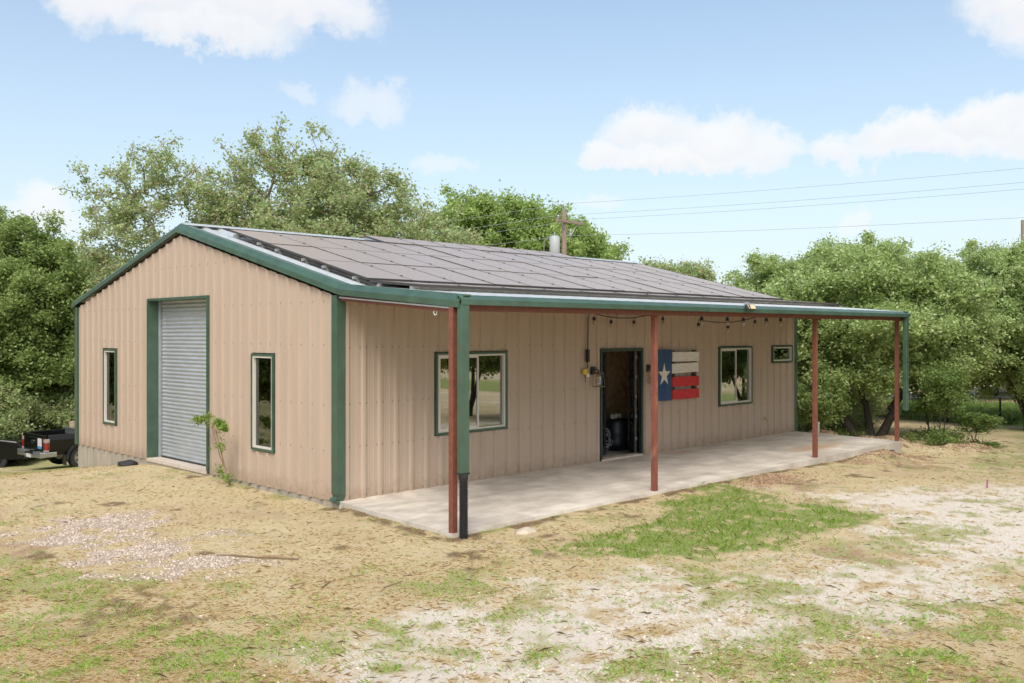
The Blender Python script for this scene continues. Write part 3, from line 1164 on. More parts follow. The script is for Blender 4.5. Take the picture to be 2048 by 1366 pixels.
# ------------------------------------------------------------------ solar array
sol = thing('solar_array', 'dark grey solar panel array covering the front roof slope', 'solar panels')
PANEL = bpy.data.materials.new("solar_cells")
PANEL.use_nodes = True
N, L = PANEL.node_tree.nodes, PANEL.node_tree.links
p = N['Principled BSDF']
p.inputs['Base Color'].default_value = (.31, .22, .15, 1)
p.inputs['Roughness'].default_value = .27
p.inputs['Specular IOR Level'].default_value = .5
p.inputs['Coat Weight'].default_value = .15
p.inputs['Coat Roughness'].default_value = .2
PFRAME = mat("black_anodised_frame", (.06, .052, .05), .4, metal=.3)
RAIL = mat("aluminium_rail", (.42, .42, .40), .45, metal=.7, var=.15)
cw = .89


def solar_panel(x0, x1, ya, yb, za, zb):
    """ya is the lower edge; za / zb the height of the panel top there"""
    g = .002
    x0, x1 = x0 + g, x1 - g
    def P(x, t, dz):
        return (x, ya + (yb - ya) * t, za + (zb - za) * t + dz)
    L_ = math.hypot(yb - ya, zb - za)
    e = .005 / L_
    t0, t1 = g / L_, 1 - g / L_
    m = MB()
    m.add([P(x, t, 0.0) for t in (t0 + e, t1 - e) for x in (x0 + .009, x1 - .009)], [(0, 1, 3, 2)])
    m.add([P(x, t, -.03) for t in (t0 + e, t1 - e) for x in (x0 + .009, x1 - .009)], [(0, 2, 3, 1)])
    o = m.build('solar_panel', PANEL, sol)
    f = MB()
    def bar(xa, xb, ta, tb):
        vs = [P(x, t, d) for x in (xa, xb) for t in (ta, tb) for d in (-.035, .003)]
        f.add(vs, [(0, 1, 3, 2), (4, 6, 7, 5), (0, 4, 5, 1), (2, 3, 7, 6), (0, 2, 6, 4), (1, 5, 7, 3)])
    bar(x0, x1, t0, t0 + e)
    bar(x0, x1, t1 - e, t1)
    bar(x0, x0 + .009, t0 + e, t1 - e)
    bar(x1 - .009, x1, t0 + e, t1 - e)
    # mid clamps on the right hand edge
    for t in (.22, .78):
        vs = [P(x, tt, d) for x in (x1 - .008, x1 + .028) for tt in (t - .012, t + .012) for d in (.0035, .011)]
        f.add(vs, [(0, 1, 3, 2), (4, 6, 7, 5), (0, 4, 5, 1), (2, 3, 7, 6), (0, 2, 6, 4), (1, 5, 7, 3)])
    f.build('panel_frame', PFRAME, o)


PZ = 3.325
rows = [-.09, 1.32, 2.73, 4.14]
for c in range(14):
    for r in range(3):
        j = .006 * random.uniform(-1, 1)
        solar_panel(.46 + c * cw, .46 + (c + 1) * cw, rows[r], rows[r + 1], PZ + .25 * rows[r] + j, PZ + .25 * rows[r + 1] + j)
for c in range(4, 11):
    solar_panel(.46 + c * cw, .46 + (c + 1) * cw, 4.155, 4.93, PZ + .25 * 4.155 + .01, PZ + .25 * 4.93 + .02)
for c in range(14):
    xa = .42 + c * .925
    solar_panel(xa, xa + .925, -1.42, -.20, 3.155, 3.262)
rl = MB()
for y, xa, xb in [(rows[i] + d, .40, 12.98) for i in range(3) for d in (.28, 1.1)] + [(-.45, .4, 13.4), (-1.2, .4, 13.4)]:
    z = (PZ + .25 * y if y > -.2 else 3.155 + (y + 1.42) * .0877) - .038
    rl.box(xa, xb, y - .02, y + .02, z - .045, z)
    x = xa + .1
    while x < xb:
        zz = roof_z(y)
        rl.box(x - .02, x + .02, y - .03, y + .03, zz, z - .044)
        x += .915
rl.build('mounting_rail', RAIL, sol)
cl = MB()
rnd = random.Random(3)
for x in np.arange(.5, 13.2, .31):
    pts = [(x + t * .31, -.55 + rnd.uniform(-.1, .1), roof_z(-.5) + .045 + .03 * sin(pi * t)) for t in np.linspace(0, 1, 5)]
    cl.tube(pts, .009, 5)
cl.build('panel_cable', BLACKPL, sol)

# ------------------------------------------------------------------ fittings
vent = thing('roof_vent', 'white metal flue pipe with a round cap rising behind the roof apex', 'vent', (.62, 6.1, roof_z(6.1)))
m = MB()
m.lathe([(.0, -.05), (.085, -.05), (.085, .30), (.0, .30)], 16)
m.build('flue_pipe', GALV, vent)
m = MB()
m.lathe([(.0, .33), (.15, .33), (.15, .36), (.165, .38), (.165, .395), (.0, .42)], 20)
for k in range(6):
    t = k * pi / 3
    m.box(.09 * cos(t) - .008, .09 * cos(t) + .008, .09 * sin(t) - .008, .09 * sin(t) + .008, .18, .335)
m.build('vent_cap', GALV, vent)

# pallet-board flag
flag = thing('wooden_flag', 'painted pallet board flag with white star on blue, white and red slats', 'wall art', (7.70, -.034, 1.07))
rnd = random.Random(5)
for i, (x0, x1, z0, z1, d0) in enumerate(((0.0, .262, .0, 1.05, .07), (.275, .54, -.005, 1.055, .07))):
    M = Matrix.Rotation(R(rnd.uniform(-.5, .5)), 4, 'Y')
    MB().box(x0, x1, -d0, -.045, z0, z1, M).build('flag_board', BLUEP, flag, bevel=.004)['label'] = 'blue painted upright board'
for i, (mt, l) in enumerate(((REDP, 'red'), (REDP, 'red'), (WHITEP, 'white'), (WHITEP, 'white'))):
    z0 = .01 + i * .266
    M = Matrix.Rotation(R(rnd.uniform(-.8, .8)), 4, 'Y')
    MB().box(.56, 1.54 + rnd.uniform(-.02, .01), -.072, -.05, z0, z0 + .205, M).build('flag_slat', mt, flag, bevel=.004)['label'] = l + ' painted horizontal slat'
for x in (.03, .60, 1.38):
    MB().box(x, x + .09, -.044, -.002, .02, 1.03).build('backing_batten', BLACKM, flag)
st = MB()
scx, scz, r1, r2 = .27, .53, .245, .092
pt = []
for k in range(10):
    t = pi / 2 + k * pi / 5
    r = r1 if k % 2 == 0 else r2
    pt.append((scx + r * cos(t) * .92, scz + r * sin(t)))
vs = [(x, -.0745, z) for x, z in pt] + [(x, -.070, z) for x, z in pt] + [(scx, -.0745, scz)]
st.add(vs, [(20, i, (i + 1) % 10) for i in range(10)] + [(i, 10 + i, 10 + (i + 1) % 10, (i + 1) % 10) for i in range(10)])
st.build('star', WHITEP, flag)


def lantern(x, label):
    t = thing('wall_lantern', label, 'wall lamp', (x, -.034, 1.70), group='lanterns beside the entrance door')
    MB().box(-.06, .06, -.025, 0, -.02, .13).build('back_plate', BLACKM, t, bevel=.005)
    m = MB()
    m.tube([(0, -.02, .07), (0, -.09, .085), (0, -.15, .06), (0, -.15, .03)], .012, 8)
    m.lathe([(0, .035), (.06, .035), (.065, .0), (.045, -.005), (0, -.005)], 16, Matrix.Translation((0, -.15, 0)))
    m.build('arm', BLACKM, t)
    m = MB()
    m.lathe([(.045, -.005), (.055, -.03), (.075, -.18), (.078, -.20)], 16, Matrix.Translation((0, -.15, 0)))
    m.build('lamp_shade', SHADEG, t, smooth=True)
    m = MB()
    for sx, sy in ((-1, -1), (1, -1), (1, 1), (-1, 1)):
        m.tube([(sx * .06, -.15 + sy * .06, .02), (sx * .085, -.15 + sy * .085, -.24)], .005, 5)
    for a, b in (((-1, -1), (1, -1)), ((1, -1), (1, 1)), ((1, 1), (-1, 1)), ((-1, 1), (-1, -1))):
        m.tube([(a[0] * .085, -.15 + a[1] * .085, -.24), (b[0] * .085, -.15 + b[1] * .085, -.24)], .007, 5)
        m.tube([(a[0] * .06, -.15 + a[1] * .06, .02), (b[0] * .06, -.15 + b[1] * .06, .02)], .006, 5)
    m.build('cage', TWIG, t)
    m = MB()
    m.lathe([(.0, -.14), (.02, -.13), (.03, -.10), (.022, -.06), (.012, -.03), (.0, -.03)], 12, Matrix.Translation((0, -.15, 0)))
    m.build('bulb', PVC, t, smooth=True)


lantern(5.76, 'black wall lantern with glass shade left of the door, next to a yellow plug')
lantern(7.50, 'black wall lantern half hidden by the post between door and flag')
ol = thing('plug_adapter', 'yellow plug adapter on the wall beside the black lantern', 'plug', (5.50, -.034, 1.70))
MB().box(-.05, .04, -.06, 0, -.01, .09).build('plug_body', YELLOW, ol, bevel=.01)
MB().box(.05, .11, -.05, 0, -.06, .0).build('outlet_box', PVC, ol, bevel=.008)
MB().tube([(.0, -.03, -.01), (.0, -.04, -.12), (.01, -.03, -.16)], .008, 6).build('plug_lead', BLACKPL, ol)


def string_lights(name, label, path, bulbs, extra=None):
    t = thing(name, label, 'string lights', path[0], group='string lights under the porch')
    o = Vector(path[0])
    m = MB()
    m.tube([Vector(q) - o for q in path], .011, 6)
    if extra:
        extra(m, o)
    m.build('cord', BLACKPL, t)
    for b in bulbs:
        b = Vector(b) - o
        k = MB()
        k.tube([b, b - Vector((0, 0, .06))], .005, 5)
        k.lathe([(0, -.05), (.022, -.055), (.032, -.085), (.034, -.115), (0, -.118)], 10, Matrix.Translation(b))
        s = k.build('socket', BLACKPL, t)
        k = MB()
        k.lathe([(.02, -.118), (.033, -.138), (.036, -.16), (.028, -.185), (.012, -.2), (0, -.202)], 10, Matrix.Translation(b))
        k.build('bulb', BULBG, s, smooth=True)
    return t


def sag(a, b, d, n=10):
    a, b = Vector(a), Vector(b)
    return [tuple(a.lerp(b, t) - Vector((0, 0, d * 4 * t * (1 - t)))) for t in np.linspace(0, 1, n)]


path = [(5.58, -.06, 1.80), (5.59, -.06, 2.3), (5.585, -.07, 2.76), (5.60, -.10, 2.85), (5.64, -.12, 2.86)]
P1 = sag((5.64, -.12, 2.86), (7.5, -.12, 2.86), .10, 14)
string_lights('string_lights', 'black string lights sagging over the door, cord running down the wall', path + P1[1:] + [(8.15, -.12, 2.84)],
              [(5.70, -.12, 2.83), P1[4], P1[9], (7.9, -.12, 2.85)],
              lambda m, o: m.box(-.03, .03, -.03, .02, .12, .36))
P2 = sag((7.05, -1.55, 2.72), (9.3, -1.55, 2.83), .09, 12)
string_lights('string_lights', 'black string lights hanging free under the porch roof above the flag', P2, [P2[0], P2[5], P2[10]])
P3 = sag((5.6, -2.4, 2.815), (8.6, -2.4, 2.815), .01, 12)
string_lights('string_lights', 'row of bulbs hanging close under the porch beam, right of the worn post', P3, [P3[1], P3[4], P3[6], P3[9], P3[11]])

fl = thing('flood_light', 'twin head security light clipped on the gutter above the flag', 'security light', (6.38, -2.99, 2.94))
MB().box(-.03, .05, -.02, .05, -.0, .06).build('bracket', GREYSTEEL, fl, bevel=.004)
for s in (-1, 1):
    M = Matrix.Translation((s * .075, -.05, -.025)) @ Matrix.Rotation(s * R(-22), 4, 'Z') @ Matrix.Rotation(R(-32), 4, 'X')
    MB().box(-.06, .06, -.02, .02, -.05, .05, M).build('lamp_head', BLACKM, fl, bevel=.004)
    MB().box(-.05, .05, -.0235, -.021, -.04, .04, M).build('lens', mat("amber_lens", (.55, .42, .24), .3), fl)
fc = thing('garden_tap', 'brass garden tap on the siding below the small far window', 'tap', (12.07, -.035, .42))
m = MB()
m.tube([(0, 0, 0), (0, -.07, 0), (0, -.11, -.03), (0, -.12, -.06)], .014, 8)
m.lathe([(0, -.006), (.035, -.006), (.035, .004), (0, .004)], 10, Matrix.Translation((0, -.06, .05)))
m.tube([(0, -.06, 0), (0, -.06, .05)], .008, 6)
m.build('tap_body', BRASS, fc)
wl = thing('wire_loop', 'small white cable loop hanging from the porch end rafter', 'cable', (-.16, -2.4, 2.76))
m = MB()
m.tube([(.0, .0, .07), (.0, .01, .02)] + [(.0, .03 * sin(t), -.02 + .035 * cos(t)) for t in np.linspace(0, 2 * pi, 12)], .006, 6)
m.build('loop', PVC, wl)
# inside the doorway
br = thing('barrel', 'dark plastic barrel standing inside the open doorway', 'barrel', (7.76, 1.0, -.018))
MB().lathe([(0, 0), (.26, 0), (.29, .12), (.30, .16), (.29, .2), (.31, .34), (.31, .42), (.3, .46), (.28, .6), (.25, .66), (0, .66)], 24).build('barrel_body', BLACKPL, br, smooth=True)
rg = thing('crumpled_paper', 'white crumpled paper lying on top of the dark barrel', 'paper', (7.72, .96, .642))
m = MB()
for k in range(3):
    M = Matrix.Translation((-.12 + .13 * k, .02 * k, .05)) @ Matrix.Rotation(.7 * k, 4, 'Z') @ Matrix.Rotation(.3, 4, 'X')
    m.box(-.05, .05, -.04, .04, -.045, .05, M)
m.build('paper_ball', WHITEV, rg, bevel=.02)
cc = thing('cable_coil', 'coil of black cable lying against the barrel inside the doorway', 'cable', (7.30, .95, -.018))
m = MB()
rnd = random.Random(8)
for k in range(7):
    tilt = Matrix.Translation((rnd.uniform(-.03, .03), rnd.uniform(-.04, .04), .27 + rnd.uniform(-.06, .1))) @ Matrix.Rotation(R(60 + rnd.uniform(-25, 25)), 4, 'X') @ Matrix.Rotation(rnd.uniform(-.5, .5), 4, 'Y')
    r = rnd.uniform(.15, .23)
    m.tube([tilt @ Vector((r * cos(t), r * sin(t), .02 * sin(3 * t))) for t in np.linspace(0, 2 * pi, 20)], .012, 6)
m.build('cable', GREYSTEEL, cc)
wf = thing('picture_frame', 'thin white frame leaning inside the right gable window', 'frame', (.62, 1.9, .0))
m = MB()
frame(m, -.22, .42, .0, 1.02, .022, -.01, .01, lambda s, h, z: (h - z * .12, s + z * .06, z - .016))
m.build('frame_bars', WHITEV, wf)

# ------------------------------------------------------------------ vegetation
def tri_ortho(d):
    up = np.where(np.abs(d[:, 2:3]) < .9, np.array([[0, 0, 1.]]), np.array([[1., 0, 0]]))
    a = np.cross(d, up)
    a /= np.linalg.norm(a, axis=1, keepdims=True) + 1e-9
    return a, np.cross(d, a)


def grow(seed, trunks, blobs, nattr, seg=.5, shell=.45, tip=.009, gamma=2.35, droop=0.0):
    """trunks: polylines from the ground; attraction points in the ellipsoid blobs are joined one by one to the nearest wood"""
    g = np.random.default_rng(seed)
    nodes, par = [], []
    for tr in trunks:
        prev = -1
        for i, q in enumerate(tr):
            q = np.array(q, float)
            if prev >= 0:
                a = nodes[prev]
                k = max(1, int(np.linalg.norm(q - a) / seg))
                for t in range(1, k + 1):
                    jit = g.normal(0, .04, 3) if t < k else 0
                    nodes.append(a + (q - a) * t / k + jit)
                    par.append(prev)
                    prev = len(nodes) - 1
            else:
                nodes.append(q)
                par.append(-1)
                prev = len(nodes) - 1
    nt = len(nodes)
    w = np.array([b[3] * b[4] * b[5] * (b[6] if len(b) > 6 else 1) for b in blobs])
    idx = g.choice(len(blobs), nattr, p=w / w.sum())
    d = g.normal(size=(nattr, 3))
    d /= np.linalg.norm(d, axis=1, keepdims=True)
    r = g.random(nattr) ** shell
    B = np.array([b[:6] for b in blobs])
    sp_ = g.random(nattr) < .22
    r = np.where(sp_, 1.0 + .42 * g.random(nattr) ** 1.5, r)
    d[:, 2] = np.where(sp_, np.abs(d[:, 2]) * .8 + d[:, 2] * .2, d[:, 2])
    A = B[idx, :3] + d * r[:, None] * B[idx, 3:6]
    top = np.array([tr[-1] for tr in trunks])
    dist = np.min(np.linalg.norm(A[:, None] - top[None], axis=2), axis=1)
    A = A[np.argsort(dist)]
    cap = nt + nattr * 12
    arr = np.zeros((cap, 3))
    arr[:nt] = nodes
    low = np.array([tr[0][2] for tr in trunks]).min()
    n = nt
    skip = np.zeros(cap, bool)
    depth = np.zeros(cap)
    for i in range(nt):
        skip[i] = arr[i, 2] < low + (top[:, 2].min() - low) * .55
        if par[i] >= 0:
            depth[i] = depth[par[i]] + np.linalg.norm(arr[i] - arr[par[i]])
    ends = []
    for a in A:
        dd = np.linalg.norm(arr[:n] - a, axis=1) + .12 * depth[:n]
        dd[skip[:n]] += 50
        j = int(np.argmin(dd))
        v = a - arr[j]
        Ln = np.linalg.norm(v)
        k = max(1, int(Ln / seg))
        prev = j
        bend = g.normal(0, .07 * Ln, 3)
        bend[2] += .06 * Ln
        for t in range(1, k + 1):
            f = t / k
            arr[n] = arr[j] + v * f + bend * 4 * f * (1 - f) * .6
            arr[n, 2] -= droop * f * f
            par.append(prev)
            depth[n] = depth[prev] + Ln / k
            prev = n
            n += 1
            if n >= cap - 2:
                break
        ends.append(prev)
        if n >= cap - 14:
            break
    P = arr[:n]
    par = np.array(par)
    acc = np.zeros(n)
    kids = np.zeros(n, int)
    for i in range(n):
        if par[i] >= 0:
            kids[par[i]] += 1
    for i in range(n - 1, -1, -1):
        if kids[i] == 0:
            acc[i] = tip ** gamma
        if par[i] >= 0:
            acc[par[i]] += acc[i]
    rad = acc ** (1 / gamma)
    return P, par, rad, np.array(ends)


def wood(name, P, par, rad, m, parent, flare=None, ns=6, minr=0.0):
    i = np.where((par >= 0) & (rad >= minr))[0]
    a, b = P[par[i]], P[i]
    d = b - a
    ln = np.linalg.norm(d, axis=1, keepdims=True) + 1e-9
    d = d / ln
    u, v = tri_ortho(d)
    r0 = np.minimum(rad[par[i]], rad[i] * 1.35 + .002)
    r1 = rad[i]
    if flare:
        base = P[:, 2].min()
        fl0 = 1 + flare * np.exp(-(a[:, 2] - base) / .25)
        fl1 = 1 + flare * np.exp(-(b[:, 2] - base) / .25)
        r0, r1 = r0 * fl0, r1 * fl1
    b = b + d * np.minimum(r1, .05)[:, None]
    V = []
    for c, r in ((a, r0), (b, r1)):
        for k in range(ns):
            t = 2 * pi * k / ns
            V.append(c + u * (r * cos(t))[:, None] + v * (r * sin(t))[:, None])
    V = np.stack(V, 1)            # n, 2ns, 3
    n = len(i)
    o = (np.arange(n) * 2 * ns)[:, None, None]
    f = np.array([[k, (k + 1) % ns, ns + (k + 1) % ns, ns + k] for k in range(ns)])[None] + o
    return npmesh(name, V.reshape(-1, 3), f.reshape(-1, 4), m, parent, smooth=True)


def leaves(name, centres, per, sigma, size, m, parent, seed, aspect=.55, flat=.35, clump=True):
    g = np.random.default_rng(seed)
    n = len(centres) * per
    # uneven clusters
    wts = g.gamma(1.1, 1.0, len(centres)) + .15 if clump else np.ones(len(centres))
    idx = g.choice(len(centres), n, p=wts / wts.sum())
    c = centres[idx] + g.normal(0, 1, (n, 3)) * np.array([sigma, sigma, sigma * .8]) * g.uniform(.5, 1.15, (len(centres), 1))[idx]
    nor = g.normal(size=(n, 3))
    nor[:, 2] = np.abs(nor[:, 2]) + flat
    nor /= np.linalg.norm(nor, axis=1, keepdims=True)
    a, b = tri_ortho(nor)
    t = g.uniform(0, 2 * pi, n)[:, None]
    u, v = a * np.cos(t) + b * np.sin(t), -a * np.sin(t) + b * np.cos(t)
    s = (size * g.uniform(.6, 1.35, n))[:, None]
    V = np.stack([c - u * s, c + v * s * aspect - nor * s * .15, c + u * s, c - v * s * aspect - nor * s * .15], 1)
    f = np.arange(n * 4).reshape(-1, 4)
    return npmesh(name, V.reshape(-1, 3), f, m, parent)


OAKL = leaf_mat("oak_leaf", [(0.235, 0.277, 0.116), (0.353, 0.430, 0.193), (0.265, 0.384, 0.145), (0.470, 0.523, 0.290), (0.382, 0.307, 0.154)], .45)
OAKL2 = leaf_mat("dense_oak_leaf", [(0.166, 0.244, 0.074), (0.282, 0.366, 0.115), (0.215, 0.298, 0.090), (0.380, 0.447, 0.180)], .45)
ELML = leaf_mat("bright_elm_leaf", [(0.259, 0.357, 0.097), (0.350, 0.461, 0.135), (0.221, 0.323, 0.097), (0.415, 0.507, 0.193)], .45)
RIGHTL = leaf_mat("silvery_oak_leaf", [(0.205, 0.294, 0.089), (0.330, 0.434, 0.149), (0.251, 0.356, 0.112), (0.518, 0.587, 0.297), (0.408, 0.494, 0.194)], .45)
BUSHL = leaf_mat("bush_leaf", [(0.117, 0.180, 0.048), (0.182, 0.264, 0.072), (0.247, 0.324, 0.096)], .4)
SPROUTL = leaf_mat("sprout_leaf", [(0.132, 0.228, 0.030), (0.198, 0.304, 0.050), (0.242, 0.323, 0.080)])


def tree(name, label, cat, loc, seed, trunks, blobs, nattr, per, sigma, size, lm, bm, group=None, tip=.009, shell=.45, flare=.5, seg=.5, droop=0.0):
    t = thing(name, label, cat, loc, 0, group)
    P, par, rad, ends = grow(seed, trunks, blobs, nattr, seg=seg, tip=tip, shell=shell, droop=droop)
    wood('trunk', P, par, rad, bm, t, flare=flare)
    # leaves on the tips and on the last bits of the twigs
    pe = P[ends]
    mid = P[par[ends]]
    cen = np.concatenate([pe, pe, (pe + mid) / 2])
    leaves('crown', cen, per, sigma, size, lm, t, seed + 1)
    return t


def G(x, y, d=.05):
    return (x, y, float(gz(x, y)) - d)


# sparse live oak behind the apex
lx, ly = 7.75, 19.05
b0 = G(lx, ly)
tree('live_oak', 'sparse live oak with bare arching limbs rising behind the roof apex', 'tree', b0, 101,
     [[(0, 0, 0), (.2, -.1, 1.5), (.0, .3, 3.0), (-.3, .6, 5.0), (-1.0, 1.3, 7.2), (-1.9, 2.2, 9.0)], [(0, 0, 0), (.5, -.4, 2.2), (.9, -.9, 5), (1.2, -1.2, 7.5)], [(0, .0, .8), (-.9, 1.1, 3.4), (-2.0, 2.2, 5.8), (-3.0, 3.2, 7.1)]],
     [(-1.3, 1.4, 9.6, 1.3, 1.3, 1.5, 1.0), (-2.0, 2.2, 8.3, 1.7, 1.7, 1.6), (.2, -.1, 8.6, 1.3, 1.3, 1.7), (-2.7, 2.6, 6.7, 1.1, 1.1, 1.6), (.9, -.9, 7.2, 1.6, 1.6, 1.7), (-.9, .9, 6.0, 2.2, 2.2, 1.8, .9)],
     520, 19, .19, .062, OAKL, BARK, group='oaks behind the building', tip=.015, shell=.6)
lx, ly = 11.2, 16.9
b0 = G(lx, ly)
tree('live_oak', 'tall spreading live oak with a full crown behind the solar panels', 'tree', b0, 202,
     [[(0, 0, 0), (-.3, .2, 1.8), (-.7, .5, 3.6), (-1.2, 1.0, 6.0), (-1.6, 1.5, 9.0)], [(0, 0, 1.2), (.5, -.4, 3.5), (.9, -.7, 6), (1.1, -.8, 8.6)], [(-.5, .3, 2.6), (-1.6, 1.6, 5), (-2.4, 2.5, 7.5)], [(.3, -.3, 2.4), (1.7, -1.7, 4.6), (2.5, -2.4, 6.5)]],
     [(-1.75, 1.6, 10.2, 1.1, 1.1, 1.35, 1.1), (-.1, .1, 9.3, 1.7, 1.7, 1.7), (-2.5, 2.6, 8.4, 1.4, 1.4, 1.8), (1.5, -1.4, 8.0, 1.7, 1.7, 1.8), (-.2, .2, 7.2, 2.6, 2.6, 2.2), (2.7, -2.6, 6.4, 1.5, 1.5, 1.8), (-2.8, 2.8, 6.3, 1.6, 1.6, 1.8), (3.3, -3.1, 5.6, 1.2, 1.2, 1.3), (.5, -.5, 5.6, 3.0, 3.0, 1.4)],
     1400, 28, .2, .064, OAKL, BARK, group='oaks behind the building', tip=.013, shell=.55)
# bright green trees right of it
lx, ly = 28.0, 24.6
_t = tree('elm_tree', 'bright yellow-green tree behind the roof, left of the utility pole', 'tree', G(lx, ly), 303,
     [[(0, 0, 0), (.1, 0, 2), (-.6, .5, 4.5), (-1.3, 1.2, 7.2)], [(.1, 0, 1.6), (.8, -.8, 4.4), (1.2, -1.2, 6.4)]],
     [(-1.4, 1.3, 8.3, 1.2, 1.2, 1.3), (.2, -.2, 7.9, 1.4, 1.4, 1.3), (-1.6, 1.5, 6.3, 1.7, 1.7, 1.8), (.9, -.9, 6.7, 1.6, 1.6, 1.7), (0, 0, 5.0, 2.6, 2.6, 1.6)],
     900, 55, .22, .08, ELML, BARKD, group='bright green trees by the utility pole', tip=.009)
_t.scale = (1.2, 1.2, 1.33)
lx, ly = 31.6, 24.0
_t = tree('elm_tree', 'bright yellow-green tree behind the roof, right of the utility pole', 'tree', G(lx, ly), 304,
     [[(0, 0, 0), (.1, 0, 2), (.3, -.3, 4.5), (.4, -.4, 6.4)]],
     [(-.1, .1, 7.5, 1.4, 1.4, 1.2), (.9, -.9, 6.3, 1.4, 1.4, 1.4), (-1.0, 1.0, 6.5, 1.5, 1.5, 1.6), (.9, -.9, 4.9, 1.9, 1.9, 1.5), (-.3, .3, 5.2, 2.2, 2.2, 1.5)],
     800, 55, .22, .08, ELML, BARKD, group='bright green trees by the utility pole', tip=.009)
_t.scale = (1.15, 1.15, 1.36)
lx, ly = 33.7, 17.8
tree('small_oak', 'small round crown of a distant tree peeking over the right roof slope', 'tree', G(lx, ly), 305,
     [[(0, 0, 0), (.1, 0, 2), (.2, -.2, 6)]], [(-.6, .6, 7.4, 1.2, 1.2, 1.1), (.7, -.7, 7.2, 1.2, 1.2, 1.0), (0, 0, 6.0, 1.9, 1.9, 1.5)],
     200, 90, .28, .085, OAKL, BARKD)
# dense tree at the left edge
lx, ly = 3.7, 27.6
LEFT = tree('dense_oak', 'tall dense dark green tree at the left edge behind the pickup', 'tree', G(lx, ly), 404,
            [[(0, 0, 0), (.1, .1, 2), (-.1, .3, 5)], [(0, 0, .3), (.9, -.5, 3), (1.4, -.6, 5)], [(0, 0, .3), (-.9, .7, 3), (-1.2, .7, 5)]],
            [(-.9, .7, 7.6, 1.0, 1.0, 1.1), (.5, -.2, 7.3, 1.2, 1.2, 1.4), (-1.6, 1.0, 6.2, 1.5, 1.5, 1.6), (1.5, -1.0, 5.8, 1.6, 1.6, 1.9), (0, 0, 5, 2.4, 2.0, 2.2), (-1.8, 1.2, 3.8, 1.8, 1.6, 1.6), (1.8, -.9, 3.4, 1.9, 1.5, 1.8), (0, -.3, 2.6, 2.3, 1.8, 1.0, .8)],
            1400, 66, .2, .066, OAKL2, BARKD, group='dense trees left of the building')
LEFT.scale = (1.08, 1.08, 1.06)
dup(LEFT, G(-1.6, 30.5), 1.9, 1.0, 'dense green tree cut by the left edge of the photo, behind the black car', 'dense trees left of the building')
dup(LEFT, G(8.2, 31.0), 3.6, .9, 'dense green tree behind the far back corner of the building', 'dense trees left of the building')
# right hand clump
lx, ly = 17.75, -.15
R1 = tree('live_oak', 'multi-trunk live oak whose trunks stand just beyond the far porch post', 'tree', G(lx, ly), 505,
          [[(0, 0, 0), (-.1, .1, .9), (-.5, .5, 2.0), (-.8, .8, 3.4)], [(.12, -.2, 0), (.35, -.5, .8), (.5, -.7, 2.0), (.4, -.7, 3.6)], [(-.35, .3, 0), (-.8, .8, 1.3), (-1.3, 1.3, 2.4)], [(.3, -.4, .8), (1.1, -1.2, 1.9), (1.5, -1.6, 3.0)]],
          [(-.3, .3, 4.2, 1.5, 1.5, 1.1), (1.1, -1.3, 3.8, 1.4, 1.4, 1.2), (-1.6, 1.7, 3.2, 1.2, 1.2, 1.1), (0, 0, 3.0, 2.1, 2.1, 1.0), (1.6, -1.7, 2.6, 1.0, 1.0, .9), (-1.5, 1.4, 1.9, 1.0, 1.0, 1.0, .9), (-1.3, 1.0, 1.0, .55, .55, .8, 1.2), (-2.4, 2.4, 2.2, .9, .9, 1.2), (.7, -.8, 1.9, 1.0, 1.0, .6, .9), (-.9, -.5, 1.9, .9, .7, .6, 1.1), (.3, -1.3, 2.1, .9, .8, .6, 1.0), (-1.9, .6, 1.2, .7, .7, .8, 1.2)],
          1550, 60, .16, .048, RIGHTL, BARKD, group='live oaks right of the porch', tip=.012)
R2 = tree('live_oak', 'pale leafy live oak rising behind the right end of the porch roof', 'tree', G(24.0, 4.4), 606,
          [[(0, 0, 0), (.1, .1, 1.4), (-.4, .4, 3), (-.9, .9, 4.6)], [(.0, .0, .5), (.6, -.6, 2.4), (.9, -.9, 4.4)]],
          [(-1.2, 1.2, 5.4, 1.4, 1.4, 1.2), (.6, -.6, 6.0, 1.7, 1.7, 1.2), (2.0, -2.0, 5.3, 1.5, 1.5, 1.4), (-2.2, 2.2, 4.3, 1.3, 1.3, 1.2), (0, 0, 4.0, 2.6, 2.6, 1.5), (1.7, -1.7, 2.7, 1.9, 1.9, 1.4), (-1, 1, 2.2, 1.8, 1.8, 1.4), (-.8, -.8, 2.0, 1.5, 1.5, 1.0)],
          1750, 60, .18, .056, RIGHTL, BARKD, group='live oaks right of the porch')
R2.scale = (.95, .95, .9)
dup(R2, G(26.0, -1.8), 2.2, .86, 'pale leafy live oak with a slanting trunk at the right edge, before the fence', 'live oaks right of the porch')
dup(R1, G(30.5, -4.6), 1.2, .95, 'live oak cut by the right edge of the photo, hanging over the fence', 'live oaks right of the porch')
dup(R2, G(30.0, 6.8), 4.0, .74, 'live oak behind the fence, left of the right hand clump', 'live oaks right of the porch')
